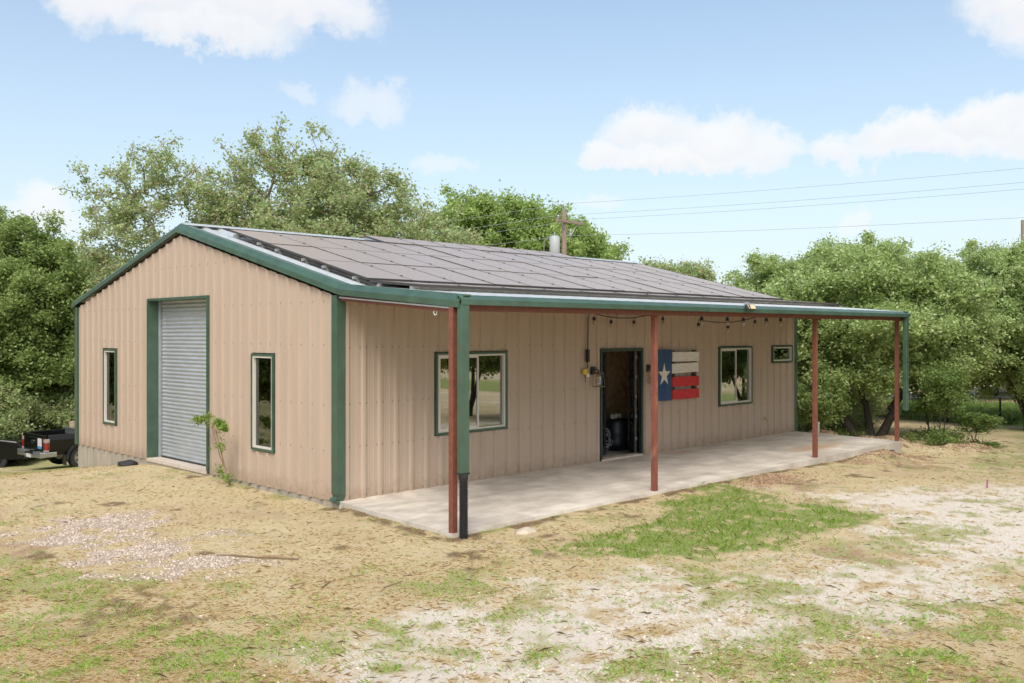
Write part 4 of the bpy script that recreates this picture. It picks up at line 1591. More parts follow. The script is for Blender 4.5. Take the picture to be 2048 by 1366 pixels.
# wood beyond the road
k = 0
WOODS = ['dark tree beyond the road, seen under the right hand oaks', 'dark tree beyond the road near the right edge', 'dark tree beyond the road behind the fence gap', 'dark tree beyond the road seen through the porch']
for (x, y, r, s) in ((47, 6, .4, 1.1), (49.5, -1.5, 2.6, 1.15), (46, 13, 4.4, 1.0), (53, -8, 5.5, 1.2)):
    dup(LEFT, G(x, y, .5), r, (s * 1.25, s * 1.25, s * .62), WOODS[k], 'dark wood beyond the road')
    k += 1
for k, (x, y, r, s) in enumerate(((-7.0, 12.6, 1.0, .8), (-5.2, 17.6, 2.0, .8), (12.3, -10.6, .5, .85), (20.6, -7.2, 3.3, .75), (17.2, -12.5, 2.2, .95), (27, -9.5, 1.2, 1.0))):
    dup(LEFT, G(x, y), r, s, 'dense green tree mirrored in the ' + ('gable' if k < 2 else 'front') + ' windows', 'trees mirrored in the windows')


def bush(name, label, loc, seed, blobs, n, per, sigma, size, lm, stems=4, h=.5, bm=TWIG, group=None, tip=.004, cat='bush'):
    g = random.Random(seed)
    tr = []
    for k in range(stems):
        a, l = g.uniform(0, 2 * pi), g.uniform(.1, .3)
        tr.append([(.08 * cos(a), .08 * sin(a), 0), (l * cos(a) + .05, l * sin(a), h * g.uniform(.6, 1))])
    return tree(name, label, cat, loc, seed, tr, blobs, n, per, sigma, size, lm, bm, group, tip=tip, flare=0, seg=.2)


B1 = bush('leafy_shrub', 'leafy shrub with thin upright stems right of the far porch post', G(16.6, -2.5), 71, [(0, 0, 1.65, .5, .5, .5), (.1, -.2, 1.15, .5, .5, .3, .6), (0, 0, .2, .6, .6, .14, 1.3)], 130, 24, .11, .032, BUSHL, 4, 1.2, BARKD, 'shrubs by the porch end')
dup(B1, G(17.2, -3.2), 2.0, (.95, .95, .42), 'low twiggy shrub sprawling at the foot of the far porch post', 'shrubs by the porch end')
dup(B1, G(16.4, .35), 4.0, (1.0, 1.0, .62), 'dark low shrub under the oak, left of its trunks', 'shrubs by the porch end')
dup(B1, G(18.4, -1.6), 1.0, (1.1, 1.1, .75), 'shrub beside the oak trunks behind the far porch post', 'shrubs by the porch end')
dup(B1, G(15.6, 2.6), 3.0, (.8, .8, .45), 'small green shrub beyond the far wall corner', 'shrubs by the porch end')
B2 = bush('wild_bush', 'wide tangled bush with bare twigs between the pickup and the dense tree', G(6.0, 26.2), 81, [(0, 0, 1.5, 1.4, 1.0, 1.0), (-1.2, .4, 1.1, 1.1, .9, .9), (1.2, -.4, 1.0, 1.1, .9, .8), (0, -.5, .5, 1.9, .9, .4)], 380, 60, .2, .05, OAKL, 7, 1.0, BARK, 'bushes left of the building', tip=.006)
for q, (x, y, r, sc_) in enumerate(((19.6, 2.2, .3, 1.0), (21.8, 4.6, 2.0, 1.25), (24.8, 7.4, 4.0, 1.3))):
    dup(B2, G(x, y), r, sc_, ['thicket bush behind the oak trunks, nearest to the patio', 'thicket bush beyond the wall corner, between two oaks', 'thicket bush farthest back beyond the wall corner'][q], 'thicket behind the porch end')
dup(B2, G(2.2, 27.0), 2.2, 1.15, 'wide bush overhanging the black car at the left edge', 'bushes left of the building')
dup(B2, G(-1.2, 26.4), .7, 1.2, 'bush with bare twigs cut by the left edge of the photo', 'bushes left of the building')
dup(B2, G(8.8, 25.6), 3.9, 1.1, 'green bush behind the pickup cab, beside the building corner', 'bushes left of the building')

# sapling at the gable foot
sp = thing('sapling', 'thin leaning sapling with a few bright leaves beside the roll-up door', 'sapling', (-.22, 2.78, float(gz(-.22, 2.78))))
m = MB()
tips = []


def stem(pts, r0, r1):
    m.tube(pts, [r0 + (r1 - r0) * i / (len(pts) - 1) for i in range(len(pts))], 6)


st1 = [(0, 0, 0), (-.02, .10, .22), (-.05, .28, .48), (-.06, .44, .80), (-.05, .56, 1.0)]
st2 = [(0, .02, 0), (-.03, .10, .25), (-.07, .17, .5), (-.10, .26, .8), (-.12, .36, 1.04)]
stem(st1, .016, .006)
stem(st2, .014, .005)
for pts in ([(-.06, .44, .8), (-.10, .52, 1.0), (-.12, .72, 1.08), (-.15, .95, 1.05)], [(-.12, .36, 1.04), (-.15, .28, 1.12), (-.17, .10, 1.09), (-.2, -.12, .98)], [(-.05, .56, 1.0), (-.06, .66, 1.06), (-.06, .76, 1.10)], [(-.10, .26, .8), (-.15, .3, .95), (-.16, .36, 1.08)], [(-.07, .17, .5), (-.13, .10, .62), (-.14, .07, .75)], [(0, 0, 0), (-.06, .12, .12), (-.1, .22, .3)], [(0, 0, 0), (-.08, -.06, .1), (-.12, -.1, .22)]):
    stem(pts, .005, .002)
    tips += [Vector(pts[-2]).lerp(Vector(pts[-1]), t) for t in (.1, .4, .7, 1)]
m.build('stem', TWIG, sp)
cen = np.array([tuple(t) for t in tips])
wts = np.concatenate([np.repeat(cen[:8], 5, 0), cen])
leaves('foliage', wts, 11, .055, .032, SPROUTL, sp, 5, aspect=.5)

# ------------------------------------------------------------------ grass, straw and gravel (stuff)
CAM = np.array([-7.82, -11.44])


def scatter(n, dmin, dmax, seed, spread=.64):
    """even in picture terms: denser close to the viewpoint, thinning with distance, a margin on both sides"""
    g = np.random.default_rng(seed)
    d = 1 / (1 / dmax + g.random(n) * (1 / dmin - 1 / dmax))
    r = g.uniform(-spread, spread, n)
    s = math.sqrt(.5)
    x = CAM[0] + d * (s + r * s)
    y = CAM[1] + d * (s - r * s)
    ok = (sdpoly(x, y, SLAB) < -.015) & ~((x > -.06) & (x < 13.7) & (y > -.02) & (y < 10.3))
    return x[ok], y[ok], d[ok], g


def blades(name, x, y, g, length, width, lean, m, kind='stuff'):
    n = len(x)
    z = gz(x, y)
    a = g.uniform(0, 2 * pi, n)
    dx, dy = np.cos(a), np.sin(a)
    L_ = length * g.uniform(.5, 1.3, n)
    ln = np.clip(lean + g.normal(0, .18, n), .02, 1.5)
    w = width * g.uniform(.7, 1.3, n)
    base = np.stack([x, y, z - .004], 1)
    side = np.stack([-dy, dx, np.zeros(n)], 1) * w[:, None] * .5
    mid = base + np.stack([dx * np.sin(ln) * .5, dy * np.sin(ln) * .5, np.cos(ln) * .55 + .04], 1) * L_[:, None]
    ln2 = np.minimum(ln + .35, 1.62)
    tip = mid + np.stack([dx * np.sin(ln2) * .5, dy * np.sin(ln2) * .5, np.cos(ln2) * .5], 1) * L_[:, None]
    V = np.stack([base - side, base + side, mid + side * .8, tip, mid - side * .8], 1)
    f = (np.arange(n) * 5)[:, None]
    o = npmesh(name, V.reshape(-1, 3), (np.array([[0, 1, 2, 3, 4]]) + f), m)
    tag(o, kind=kind)
    return o


STRAW = leaf_mat("dry_straw", [(0.587, 0.425, 0.194), (0.703, 0.551, 0.274), (0.775, 0.632, 0.347), (0.632, 0.470, 0.224), (0.780, 0.711, 0.427)], .4)
GRASSM = leaf_mat("green_grass_blade", [(0.248, 0.418, 0.054), (0.350, 0.548, 0.078), (0.451, 0.606, 0.108), (0.291, 0.477, 0.066)], .5)
THINM = leaf_mat("mixed_grass_blade", [(0.253, 0.467, 0.052), (0.373, 0.623, 0.087), (0.483, 0.685, 0.131), (0.307, 0.561, 0.066), (0.593, 0.730, 0.190)], .45)

x, y, d, g = scatter(420000, 5.2, 40, 11)
M = masks(x, y)
pr = np.clip(.95 - .93 * M['pale'] - .8 * M['gravel'] - .6 * M['dirt'] - .6 * M['green'], .03, 1) * np.clip((fbm(x * 2, y * 2, 61) - .2) * 2.4, .12, 1)
k = g.random(len(x)) < pr
tag(blades('dry_straw', x[k], y[k], g, .065, .0032, 1.50, STRAW), 'pale dry cut straw covering the yard around the building', 'straw')
x, y, d, g = scatter(2600, 5.2, 26, 14)
DEAD = leaf_mat('dead_stem', [(.38, .28, .17), (.50, .38, .23), (.60, .49, .33)], .2)
tag(blades('dead_stems', x, y, g, .13, .0035, 1.53, DEAD), 'brown dead stems and twigs lying in the dry straw', 'plant litter')
x, y, d, g = scatter(340000, 5.2, 42, 12)
M = masks(x, y)
k = g.random(len(x)) < M['green'] ** 1.6 * .9 * np.clip((fbm(x * 3, y * 3, 69, 3) - .22) * 3, .1, 1)
gr = blades('green_grass', x[k], y[k], g, .055, .0036, .75, GRASSM)
k = k & (g.random(len(x)) < .12)
gr2 = blades('tall_grass', x[k], y[k], g, .10, .0034, .5, GRASSM)
tag(gr2, 'taller grass stems standing in the green patch', 'grass')
tag(gr, 'lush green grass patch in front of the porch', 'grass')
x, y, d, g = scatter(260000, 5.2, 42, 13)
M = masks(x, y)
k = g.random(len(x)) < np.clip(M['thin'] * .8 - .6 * M['gravel'], 0, 1) * np.clip((fbm(x * 6, y * 6, 67, 2) - .25) * 2.6, .1, 1)
tag(blades('thin_grass', x[k], y[k], g, .045, .0038, .9, THINM), 'thin yellow-green grass growing in tufts over the yard', 'grass')
# taller weeds along the fence
g = np.random.default_rng(15)
WEEDM = leaf_mat('weed_blade', [(.26, .40, .09), (.34, .50, .13), (.44, .56, .2), (.30, .44, .1)], .5)
n = 110000
x = g.uniform(27.6, 40, n)
y = g.uniform(-16, 14, n)
k = (x + y * .93 > 28.9 + 0 * x) & (x + y * .93 < 41) & (fbm(x * .8, y * .8, 77) > .36)
tag(blades('tall_weeds', x[k], y[k], g, .5, .018, .3, WEEDM), 'tall green weeds growing behind the wire fence', 'weeds')


def stones(name, x, y, g, rmin, rmax, m, bury=.35):
    n = len(x)
    base = []
    for i in range(2):
        pass
    # a rough stone: 2 rings of 5 plus two poles
    ring = []
    for zz, rr in ((-.45, .85), (.4, .8)):
        for q in range(5):
            t = 2 * pi * q / 5 + (0.6 if zz > 0 else 0)
            ring.append((rr * cos(t), rr * sin(t), zz))
    ring += [(0, 0, .85), (0, 0, -.9)]
    base = np.array(ring)
    V = base[None] * (1 + g.normal(0, .16, (n, 12, 1)))
    r = rmin * (rmax / rmin) ** (g.random(n) ** 2.2)
    V = V * (r[:, None, None] * np.stack([g.uniform(.8, 1.4, n), g.uniform(.6, 1.1, n), g.uniform(.45, .8, n)], 1)[:, None, :])
    a = g.uniform(0, 2 * pi, n)
    ca, sa = np.cos(a)[:, None], np.sin(a)[:, None]
    X = V[:, :, 0] * ca - V[:, :, 1] * sa
    Y = V[:, :, 0] * sa + V[:, :, 1] * ca
    Z = V[:, :, 2] + (gz(x, y) + r * (.35 - bury))[:, None]
    V = np.stack([X + x[:, None], Y + y[:, None], Z], 2)
    F = []
    for q in range(5):
        q2 = (q + 1) % 5
        F += [(q, q2, 5 + q), (q2, 5 + q2, 5 + q), (5 + q, 5 + q2, 10), (q2, q, 11)]
    F = np.array(F)[None] + (np.arange(n) * 12)[:, None, None]
    o = npmesh(name, V.reshape(-1, 3), F.reshape(-1, 3), m)
    return tag(o, kind='stuff')


STONE = mat("limestone_gravel", (.48, .39, .315), .9, island=.4, bump=.3, bscale=90)
g = np.random.default_rng(19)
n = 70000
x, y = g.uniform(-5, -1.2, n), g.uniform(-3.2, 2.2, n)
M = masks(x, y)
k = g.random(n) < np.clip(M['gravel'] * 1.1 - .1, 0, 1) * .8
tag(stones('gravel', x[k], y[k], g, .006, .020, STONE, .25), 'pale pinkish crushed stone spread left of the near corner', 'gravel')
x, y, d, g = scatter(130000, 5.2, 24, 23)
M = masks(x, y)
k = g.random(len(x)) < np.clip(M['pale'] * .8 + .004 + M['dirt'] * .12, 0, 1) * (1 - .8 * M['thin']) * np.clip((fbm(x * 1.3, y * 1.3, 83) - .3) * 3, .05, 1)
STONE2 = mat("caliche_stone", (.55, .47, .39), .92, island=.3, bump=.3, bscale=90)
tag(stones('loose_stones', x[k], y[k], g, .003, .017, STONE2, .3), 'small pale stones strewn over the bare ground', 'stones')
# clods and dry litter on the heaps
g = np.random.default_rng(29)
n = 9000
c = g.choice(5, n)
cx = np.array([11.6, 14.6, 14.7, 15.2, 6.6])[c]
cy = np.array([-3.25, -.2, -1.7, -3.6, -3.3])[c]
x, y = cx + g.normal(0, .45, n) * np.array([1.7, .8, .7, 1.2, 1.0])[c], cy + g.normal(0, .22, n) * np.array([1.2, 1.5, 2.5, 1.5, 1.0])[c]
ok = (sdpoly(x, y, SLAB) < -.03) & ~((x > -.1) & (x < 13.72) & (y > -.05))
CLOD = mat("soil_clod", (.30, .19, .115), .95, island=.45)
tag(stones('soil_clods', x[ok], y[ok], g, .006, .03, CLOD, .2), 'brown soil clods and dry litter heaped round the far slab corner', 'soil')

# ------------------------------------------------------------------ small ground things
ty = thing('old_tyre', 'black worn tyre piece lying in the grass against the foundation', 'tyre', (-.30, 6.72, float(gz(-.3, 6.72)) - .03), R(20))
m = MB()
vs = []
for i in range(20):
    t = 2 * pi * i / 20
    for k in range(8):
        q = 2 * pi * k / 8
        rr = .135 + .05 * cos(q)
        vs.append((rr * cos(t) * 1.0, rr * sin(t) * 1.1, .06 + .06 * sin(q) + .012 * sin(3 * t)))
m.add(vs, [(i * 8 + k, i * 8 + (k + 1) % 8, ((i + 1) % 20) * 8 + (k + 1) % 8, ((i + 1) % 20) * 8 + k) for i in range(20) for k in range(8)])
m.build('tyre_body', RUBBER, ty, smooth=True)
sk = MB()
pts = [(-2.75, -1.62), (-2.62, -1.83), (-2.48, -2.05), (-2.36, -2.22), (-2.2, -2.46)]
sk.tube([(x, y, float(gz(x, y)) + .015 + .008 * (i % 2)) for i, (x, y) in enumerate(pts)], [.005, .010, .011, .012, .009], 6)
sk.tube([(-2.48, -2.05, float(gz(-2.48, -2.05)) + .015), (-2.55, -2.2, float(gz(-2.5, -2.2)) + .02)], [.006, .003], 5)
tag(sk.build('stick', TWIG), 'long reddish brown stick lying on the straw in front of the gravel', 'stick')
sk = MB()
pts = [(-2.35, -4.15), (-2.2, -4.05), (-1.95, -4.0)]
sk.tube([(x, y, float(gz(x, y)) + .012) for x, y in pts], [.003, .006, .004], 5)
tag(sk.build('stick', TWIG), 'short thin stick lying in dry grass in the foreground', 'stick')
sv = thing('survey_stake', 'short faded purple survey stake in the gravel at the right', 'stake', G(8.43, -6.2, .03))
MB().box(-.018, .018, -.010, .010, 0, .17, Matrix.Rotation(R(8), 4, 'Y')).build('stake_body', mat("purple_paint", (.33, .12, .17), .6, var=.2), sv, bevel=.003)
pv = thing('pvc_pipe', 'white upright pvc pipe stub beside the far end of the slab', 'pipe', G(14.2, -.35, .03))
m = MB()
m.lathe([(0, 0), (.035, 0), (.035, .30), (.045, .30), (.045, .37), (.03, .37), (.03, .3)], 14)
m.build('pipe_stub', PVC, pv)
dp = thing('drain_pipe', 'black corrugated drain pipe end poking out under the far slab corner', 'pipe', (12.85, -2.69, -.21))
prof = []
for k in range(5):
    z = k * .028
    prof += [(.062, z), (.075, z + .007), (.075, z + .016), (.062, z + .022)]
m = MB()
m.lathe(prof, 18, Matrix.Rotation(R(95), 4, 'X'))
m.build('pipe_wall', BLACKPL, dp)
rk = thing('grey_rock', 'flat pale rock lying in the grass near the corrugated hose', 'rock', G(.62, -3.25, .03))
g = np.random.default_rng(4)
m = MB()
vs, n = [], 9
for j, (zz, rr) in enumerate(((-.05, 1), (.03, 1.0), (.07, .7), (.085, .2))):
    for q in range(n):
        t = 2 * pi * q / n
        s = 1 + g.normal(0, .08)
        vs.append((.17 * rr * s * cos(t), .11 * rr * s * sin(t), zz + g.normal(0, .006)))
m.add(vs, [(j * n + q, j * n + (q + 1) % n, (j + 1) * n + (q + 1) % n, (j + 1) * n + q) for j in range(3) for q in range(n)] + [tuple(3 * n + q for q in range(n))])
m.build('rock_body', mat('rock_stone', (.48, .40, .31), .95, var=.15, vscale=12, bump=.4), rk)

# ------------------------------------------------------------------ fence
def fence():
    t = thing('wire_fence', 'wire mesh field fence with a pale top rail and dark posts', 'fence', (27.5, 1.3, 0))
    o = Vector((27.5, 1.3, 0))
    dirv = Vector((.707, -.707, 0))
    w = MB()
    for k in range(-6, 9):
        q = dirv * (k * 1.93)
        q.x -= 0
        P = o + q
        z = float(gz(P.x, P.y))
        MB().tube([(q.x, q.y, z - .1), (q.x, q.y, z + 1.0)], .035, 8).build('fence_post', BLACKM, t)
    for i, hh in enumerate((.12, .26, .4, .54, .68, .82)):
        pts = []
        for k in range(-6, 9):
            q = dirv * (k * 1.93)
            P = o + q
            pts.append((q.x, q.y, float(gz(P.x, P.y)) + hh))
        w.tube(pts, .0035, 4)
    for k in np.arange(-6, 8, .085):
        q = dirv * (k * 1.93)
        P = o + q
        z = float(gz(P.x, P.y))
        w.tube([(q.x, q.y, z + .1), (q.x, q.y, z + .9)], .0025, 3)
    w.build('wire_mesh', GREYSTEEL, t)
    pts = []
    for k in range(-6, 9):
        q = dirv * (k * 1.93)
        P = o + q
        pts.append((q.x, q.y, float(gz(P.x, P.y)) + 1.0))
    MB().tube(pts, .024, 8).build('top_rail', GREYSTEEL, t)


fence()

# ------------------------------------------------------------------ utility pole and lines
up = thing('utility_pole', 'wooden utility pole with crossarm and grey transformer behind the roof', 'utility pole', (25.78, 18.59, float(gz(25.78, 18.59)) - .2))
zb = up.location.z
H_ = 8.40 - zb
MB().tube([(0, 0, 0), (0, 0, H_ * .5), (0, 0, H_)], [.17, .14, .115], 14).build('pole_shaft', WOODPOLE, up)
ca = Matrix.Translation((0, 0, H_ - .55)) @ Matrix.Rotation(R(8), 4, 'Z') @ Matrix.Translation((.3, -.28, 0))
MB().box(-1.15, 1.15, .09, .19, -.06, .06, ca).build('crossarm', WOODPOLE, up)
m = MB()
for s in (-1, 1):
    m.tube([ca @ Vector((s * .75, .2, -.03)), ca @ Vector((0, .14, -.75))], .02, 5)
m.build('crossarm_brace', GREYSTEEL, up)
m = MB()
m.tube([(-.1, 0, H_ - .5), (-.1, 0, H_ + .2)], .014, 6)
m.build('ridge_pin', GREYSTEEL, up)


def insulator(q):
    m = MB()
    m.lathe([(0, 0), (.05, 0), (.05, .03), (.085, .05), (.05, .07), (.05, .09), (.085, .11), (.045, .13), (.03, .17), (0, .18)], 12, Matrix.Translation(q))
    m.build('insulator', GREYSTEEL, up)


insulator((-.1, 0, H_ + .14))
for s in (-1, 1):
    insulator(ca @ Vector((s * 1.0, .14, .06)))
tfz = H_ - 2.15
tc_ = Vector((-.34, .30, tfz))
m = MB()
m.lathe([(0, 0), (.24, 0), (.255, .04), (.255, .82), (.23, .86), (.1, .92), (0, .93)], 20, Matrix.Translation(tc_))
tf = m.build('transformer', mat("transformer_grey", (.38, .39, .39), .45, var=.05), up, smooth=True)
m = MB()
m.lathe([(0, 0), (.035, 0), (.06, .05), (.035, .07), (.06, .12), (.03, .15), (0, .2)], 10, Matrix.Translation(tc_ + Vector((0, 0, .9))))
m.build('bushing', GREYSTEEL, tf)
m = MB()
m.lathe([(0, 0), (.07, 0), (.07, .1), (.03, .12), (.07, .16), (.07, .24), (.03, .28), (0, .3)], 10, Matrix.Translation((.22, -.22, tfz + .95)))
m.build('cutout', GREYSTEEL, up)
m = MB()
m.tube([(-.75, .62, tfz + .65), (-.76, .63, tfz - .4)], .012, 5)
m.tube([tc_ + Vector((0, 0, 1.05)), (-.5, .45, tfz + .9), (-.75, .62, tfz + .65)], .01, 5)
m.build('service_lead', WIREM, up)
p0 = Vector(up.location)
lines = [((-.1, 0, H_ + .3), (37.5, -28.5, 9.9), 'uppermost of the four overhead cables, fixed on the pole top'),
         (tuple(ca @ Vector((-1.0, .14, .22))), (38.6, -28.0, 9.55), 'second overhead cable from the top, on the crossarm'),
         (tuple(ca @ Vector((1.0, .14, .22))), (37.0, -29.0, 9.1), 'third overhead cable from the top, on the crossarm'),
         ((.0, -.1, H_ - 1.25), (37.5, -28.5, 7.6), 'lowest overhead cable, fixed below the crossarm')]
for a, b, lab in lines:
    A = p0 + Vector(a)
    Bv = Vector(b)
    dr = (A - Bv).normalized()
    E_ = A + dr * 46 + Vector((0, 0, -.2))
    pts = sag(tuple(Bv), tuple(A), .55, 24) + sag(tuple(A), tuple(E_), .5, 16)[1:]
    o = MB()
    o.tube([Vector(q) - A for q in pts], .007, 4)
    w = o.build('power_line', WIREM)
    w.location = A
    tag(w, lab, 'power line', 'overhead cables')
fp = thing('utility_pole', 'distant plain wooden pole top above the trees at the right edge', 'utility pole', (57.7, 7.5, float(gz(57.7, 7.5)) - .2))
MB().tube([(0, 0, 0), (0, 0, 9.7 - fp.location.z)], [.19, .14], 12).build('pole_shaft', WOODPOLE, fp)

# ------------------------------------------------------------------ vehicles
BLACKCAR = mat("black_car_paint", (.006, .006, .0065), .18, coat=.15, spec=.3)
TRIM = mat("grey_bumper", (.40, .41, .41), .3, metal=.8, var=.1)
REDL = mat("tail_light_red", (.26, .015, .015), .2, coat=.5)
CLEARL = mat("tail_light_clear", (.38, .28, .26), .2, coat=.5)
CGLASS = glass_mat("car_glass", (.06, .06, .06), .1)


def wheel(parent, x, y, r=.38, w=.25, rim=None):
    s = 1 if y > 0 else -1
    M = Matrix.Translation((x, y, r)) @ Matrix.Rotation(R(-90) * s, 4, 'X')
    m = MB()
    m.lathe([(r * .62, -w / 2), (r * .93, -w / 2), (r, -w * .36), (r, w * .36), (r * .93, w / 2), (r * .62, w / 2), (r * .62, -w / 2)], 28, M)
    wo = m.build('wheel', RUBBER, parent, smooth=False)
    m = MB()
    m.lathe([(0, w * .3), (r * .16, w * .32), (r * .18, w * .25)], 16, M)
    for k in range(6):
        Q = M @ Matrix.Rotation(k * pi / 3, 4, 'Z')
        m.box(.03, r * .6, -.035, .035, w * .2, w * .32, Q)
    m.lathe([(r * .62, w * .48), (r * .56, w * .42), (r * .56, -w * .3)], 24, M)
    m.lathe([(0, w * .05), (r * .56, w * .05)], 20, M)
    m.build('rim', rim or TRIM, wo)
    return wo


def pickup(label, loc, rot):
    t = thing('pickup_truck', label, 'pickup truck', loc, rot)
    # local: x forward from the tailgate, z = 0 ground, width 1.8
    hw = .90
    sec = [(-hw + .05, .55), (-hw, .72), (-hw, 1.0), (-hw + .04, 1.14), (-hw + .10, 1.17), (hw - .10, 1.17), (hw - .04, 1.14), (hw, 1.0), (hw, .72), (hw - .05, .55)]
    b = MB()
    # bed: outer skin, rails, inner tub
    outer = [(-hw + .06, .52), (-hw, .74), (-hw + .005, 1.0), (-hw + .05, 1.16), (-hw + .12, 1.17), (-hw + .13, .72), (hw - .13, .72), (hw - .12, 1.17), (hw - .05, 1.16), (hw - .005, 1.0), (hw, .74), (hw - .06, .52)]
    b.sweep(outer, [.07, .09, 1.0, 1.92], place=lambda x, a, c: (x, a, c))
    # cab and bonnet
    cabp = [(1.95, .5), (1.95, 1.18), (2.02, 1.72), (2.2, 1.78), (3.1, 1.76), (3.75, 1.22), (4.9, 1.12), (5.15, .95), (5.2, .5)]
    n = len(cabp)
    vs = []
    for y in (-1, 1):
        for x, z in cabp:
            vs.append((x, y * (hw if z < 1.3 else hw - .16), z))
    b.add(vs, [tuple(range(n)), tuple(range(2 * n - 1, n - 1, -1))] + [(i, n + i, n + (i + 1) % n, (i + 1) % n) for i in range(n)])
    b.build('body', BLACKCAR, t, bevel=.02)
    m = MB()
    m.box(-.01, .06, -hw + .07, hw - .07, .62, 1.16)
    m.box(-.025, -.005, -hw + .1, hw - .1, 1.06, 1.15)
    tg = m.build('tailgate', BLACKCAR, t, bevel=.015)
    m = MB()
    m.lathe([(.045, -.004), (.075, -.006), (.075, .006), (.045, .004)], 20, Matrix.Translation((-.03, .02, .92)) @ Matrix.Rotation(R(90), 4, 'Y'))
    m.box(-.034, -.026, .015, .025, .86, .98)
    m.build('emblem', CHROME, tg)
    m = MB()
    m.box(-.016, -.011, -.62, -.32, .80, 1.05)
    m.build('paper_notice', mat("notice_paper", (.55, .50, .52), .7, var=.12, vscale=14), tg)
    m = MB()
    m.box(-.0165, -.0105, -.62, -.32, .72, .80)
    m.build('notice_stripe', mat("notice_blue", (.05, .22, .42), .6), tg)
    MB().box(-.03, -.01, -.09, .09, .86, .90).build('tailgate_handle', BLACKPL, tg)
    m = MB()
    m.box(-.17, .02, -hw + .02, -.32, .46, .64)
    m.box(-.17, .02, .32, hw - .02, .46, .64)
    m.box(-.15, .02, -.32, .32, .44, .56)
    m.box(-.05, .35, -hw + .005, -hw + .06, .47, .63)
    m.box(-.05, .35, hw - .06, hw - .005, .47, .63)
    bp = m.build('bumper', TRIM, t, bevel=.02)
    MB().box(-.175, -.152, -.17, .17, .44, .57).build('licence_plate', mat("plate_white", (.6, .6, .58), .5, col2=(.2, .2, .25), vscale=25, thr=(.55, .6)), bp)
    MB().box(-.18, .0, -.3, .3, .56, .60).build('step_pad', BLACKPL, bp)
    for s in (-1, 1):
        lamp = MB()
        q = sorted((s * (hw - .16), s * (hw + .004)))
        lamp.box(-.012, .12, q[0], q[1], .70, .92)
        lo = lamp.build('tail_light', REDL, t, bevel=.015)
        MB().box(-.014, .118, q[0] - .001, q[1] + .001, .925, 1.05).build('signal_lens', CLEARL, lo, bevel=.012)
        MB().box(-.013, .10, q[0] + .002, q[1] - .002, .64, .70).build('reverse_lens', CLEARL, lo, bevel=.01)
        for wx in (1.12, 4.25):
            wheel(t, wx, s * (hw - .13))
            m = MB()
            arc = [(wx + .50 * cos(a), .38 + .50 * sin(a)) for a in np.linspace(pi * 1.02, -.02 * pi, 14)]
            arc2 = [(wx + .43 * cos(a), .38 + .43 * sin(a)) for a in np.linspace(pi * 1.02, -.02 * pi, 14)]
            vs = []
            for (x1, z1), (x2, z2) in zip(arc, arc2):
                vs += [(x1, s * (hw - .02), z1), (x1, s * (hw + .05), z1 - .02), (x2, s * (hw + .05), z2), (x2, s * (hw - .02), z2)]
            fs = [(4 * i + k, 4 * i + (k + 1) % 4, 4 * i + 4 + (k + 1) % 4, 4 * i + 4 + k) for i in range(13) for k in range(4)]
            m.add(vs, fs + [(0, 1, 2, 3), (52, 55, 54, 53)])
            m.build('fender_flare', BLACKPL, t)
            q = sorted((s * (hw - .2), s * (hw + .05)))
            MB().box(wx - .52, wx - .50, q[0], q[1], .18, .50).build('mud_flap', BLACKPL, t)
    m = MB()
    m.add([(1.975, y, z) for y, z in ((-.62, 1.3), (.62, 1.3), (.55, 1.68), (-.55, 1.68))], [(0, 1, 2, 3)])
    for i in range(4):
        m.v[i] = (1.945 + (m.v[i][2] - 1.18) * .13 - .004, m.v[i][1], m.v[i][2])
    m.build('rear_window', CGLASS, t)
    return t


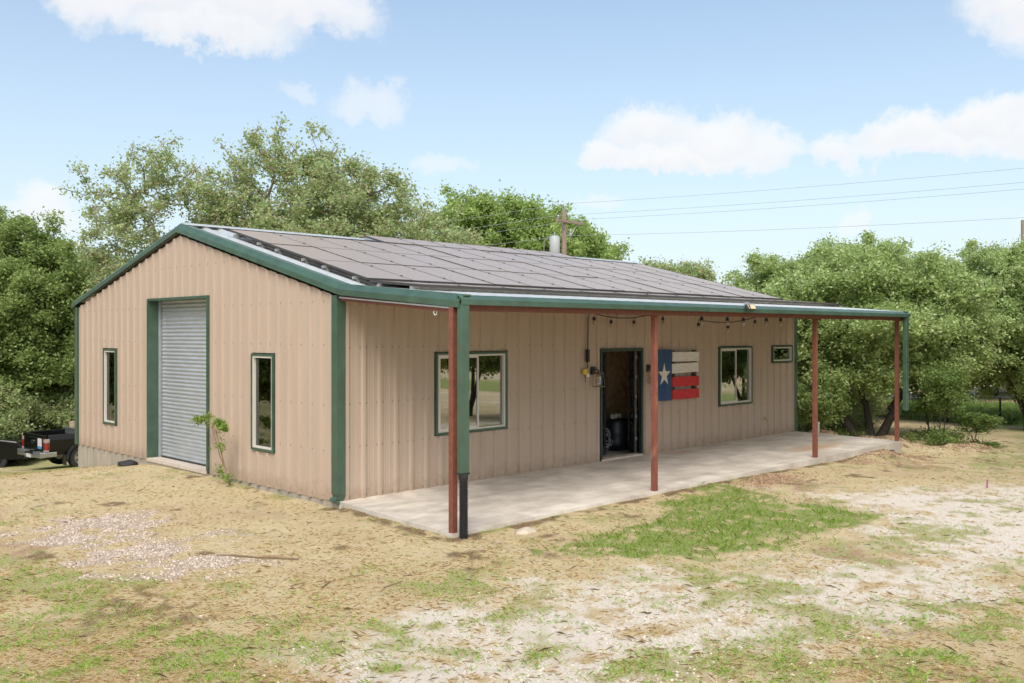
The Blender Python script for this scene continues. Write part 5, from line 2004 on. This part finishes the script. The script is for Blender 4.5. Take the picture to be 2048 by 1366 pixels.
tr_z = float(gz(3.4, 20.0)) + .0
pk = pickup('black pickup truck with chrome bumper parked behind the building, tail towards us', (2.32, 20.3, tr_z - .02), R(4))
tb = thing('tool_box', 'silver tool chest set across the bed of the black pickup', 'tool box', pk.matrix_basis @ Vector((1.55, 0, 1.02)), R(4))
MB().box(-.24, .24, -.82, .82, .0, .16).build('chest_body', TRIM, tb, bevel=.01)
MB().box(-.26, .26, -.86, .86, .162, .22).build('chest_lid', TRIM, tb, bevel=.01)
bx = thing('cardboard_box', 'small tan box standing on the silver tool chest in the pickup', 'box', pk.matrix_basis @ Vector((1.55, .62, 1.242)), R(8))
MB().box(-.12, .12, -.10, .10, 0, .17).build('box_body', mat("cardboard", (.38, .28, .19), .8), bx, bevel=.004)


def car(label, loc, rot):
    t = thing('parked_car', label, 'car', loc, rot)
    hw = .92
    pr = [(-2.3, .35), (-2.35, .8), (-2.2, 1.08), (-1.9, 1.2), (-1.65, 1.66), (-1.3, 1.74), (.3, 1.72), (1.05, 1.15), (2.1, 1.0), (2.3, .75), (2.3, .35)]
    n = len(pr)
    m = MB()
    vs = []
    for y in (-1, 1):
        for x, z in pr:
            vs.append((x, y * (hw if z < 1.25 else hw - .18), z))
    m.add(vs, [tuple(range(n)), tuple(range(2 * n - 1, n - 1, -1))] + [(i, n + i, n + (i + 1) % n, (i + 1) % n) for i in range(n)])
    m.build('body', BLACKCAR, t, bevel=.06)
    for s in (-1, 1):
        for wx in (-1.4, 1.4):
            wheel(t, wx, s * (hw - .12), .36, .22, BLACKPL)
        m = MB()
        for x0, x1, x2, x3 in ((-1.5, -.55, -.55, -1.35), (-.45, .75, .25, -.45)):
            m.add([(x0, s * (hw - .065), 1.24), (x1, s * (hw - .065), 1.24), (x2, s * (hw - .17), 1.62), (x3, s * (hw - .17), 1.62)], [(0, 1, 2, 3)])
        m.build('side_window', CGLASS, t)
        q = sorted((s * .55, s * .88))
        MB().box(2.26, 2.315, q[0], q[1], .68, .82).build('headlight', CLEARL, t, bevel=.02)
        MB().box(-2.36, -2.28, q[0], q[1], .8, 1.0).build('tail_light', REDL, t, bevel=.02)
    m = MB()
    m.box(-2.42, -2.2, -hw + .03, hw - .03, .38, .6)
    m.box(2.2, 2.4, -hw + .03, hw - .03, .38, .6)
    m.build('bumper', BLACKPL, t, bevel=.03)


car('black car half hidden under branches at the left edge, beyond the pickup', G(1.5, 25.5, .02), R(-30))
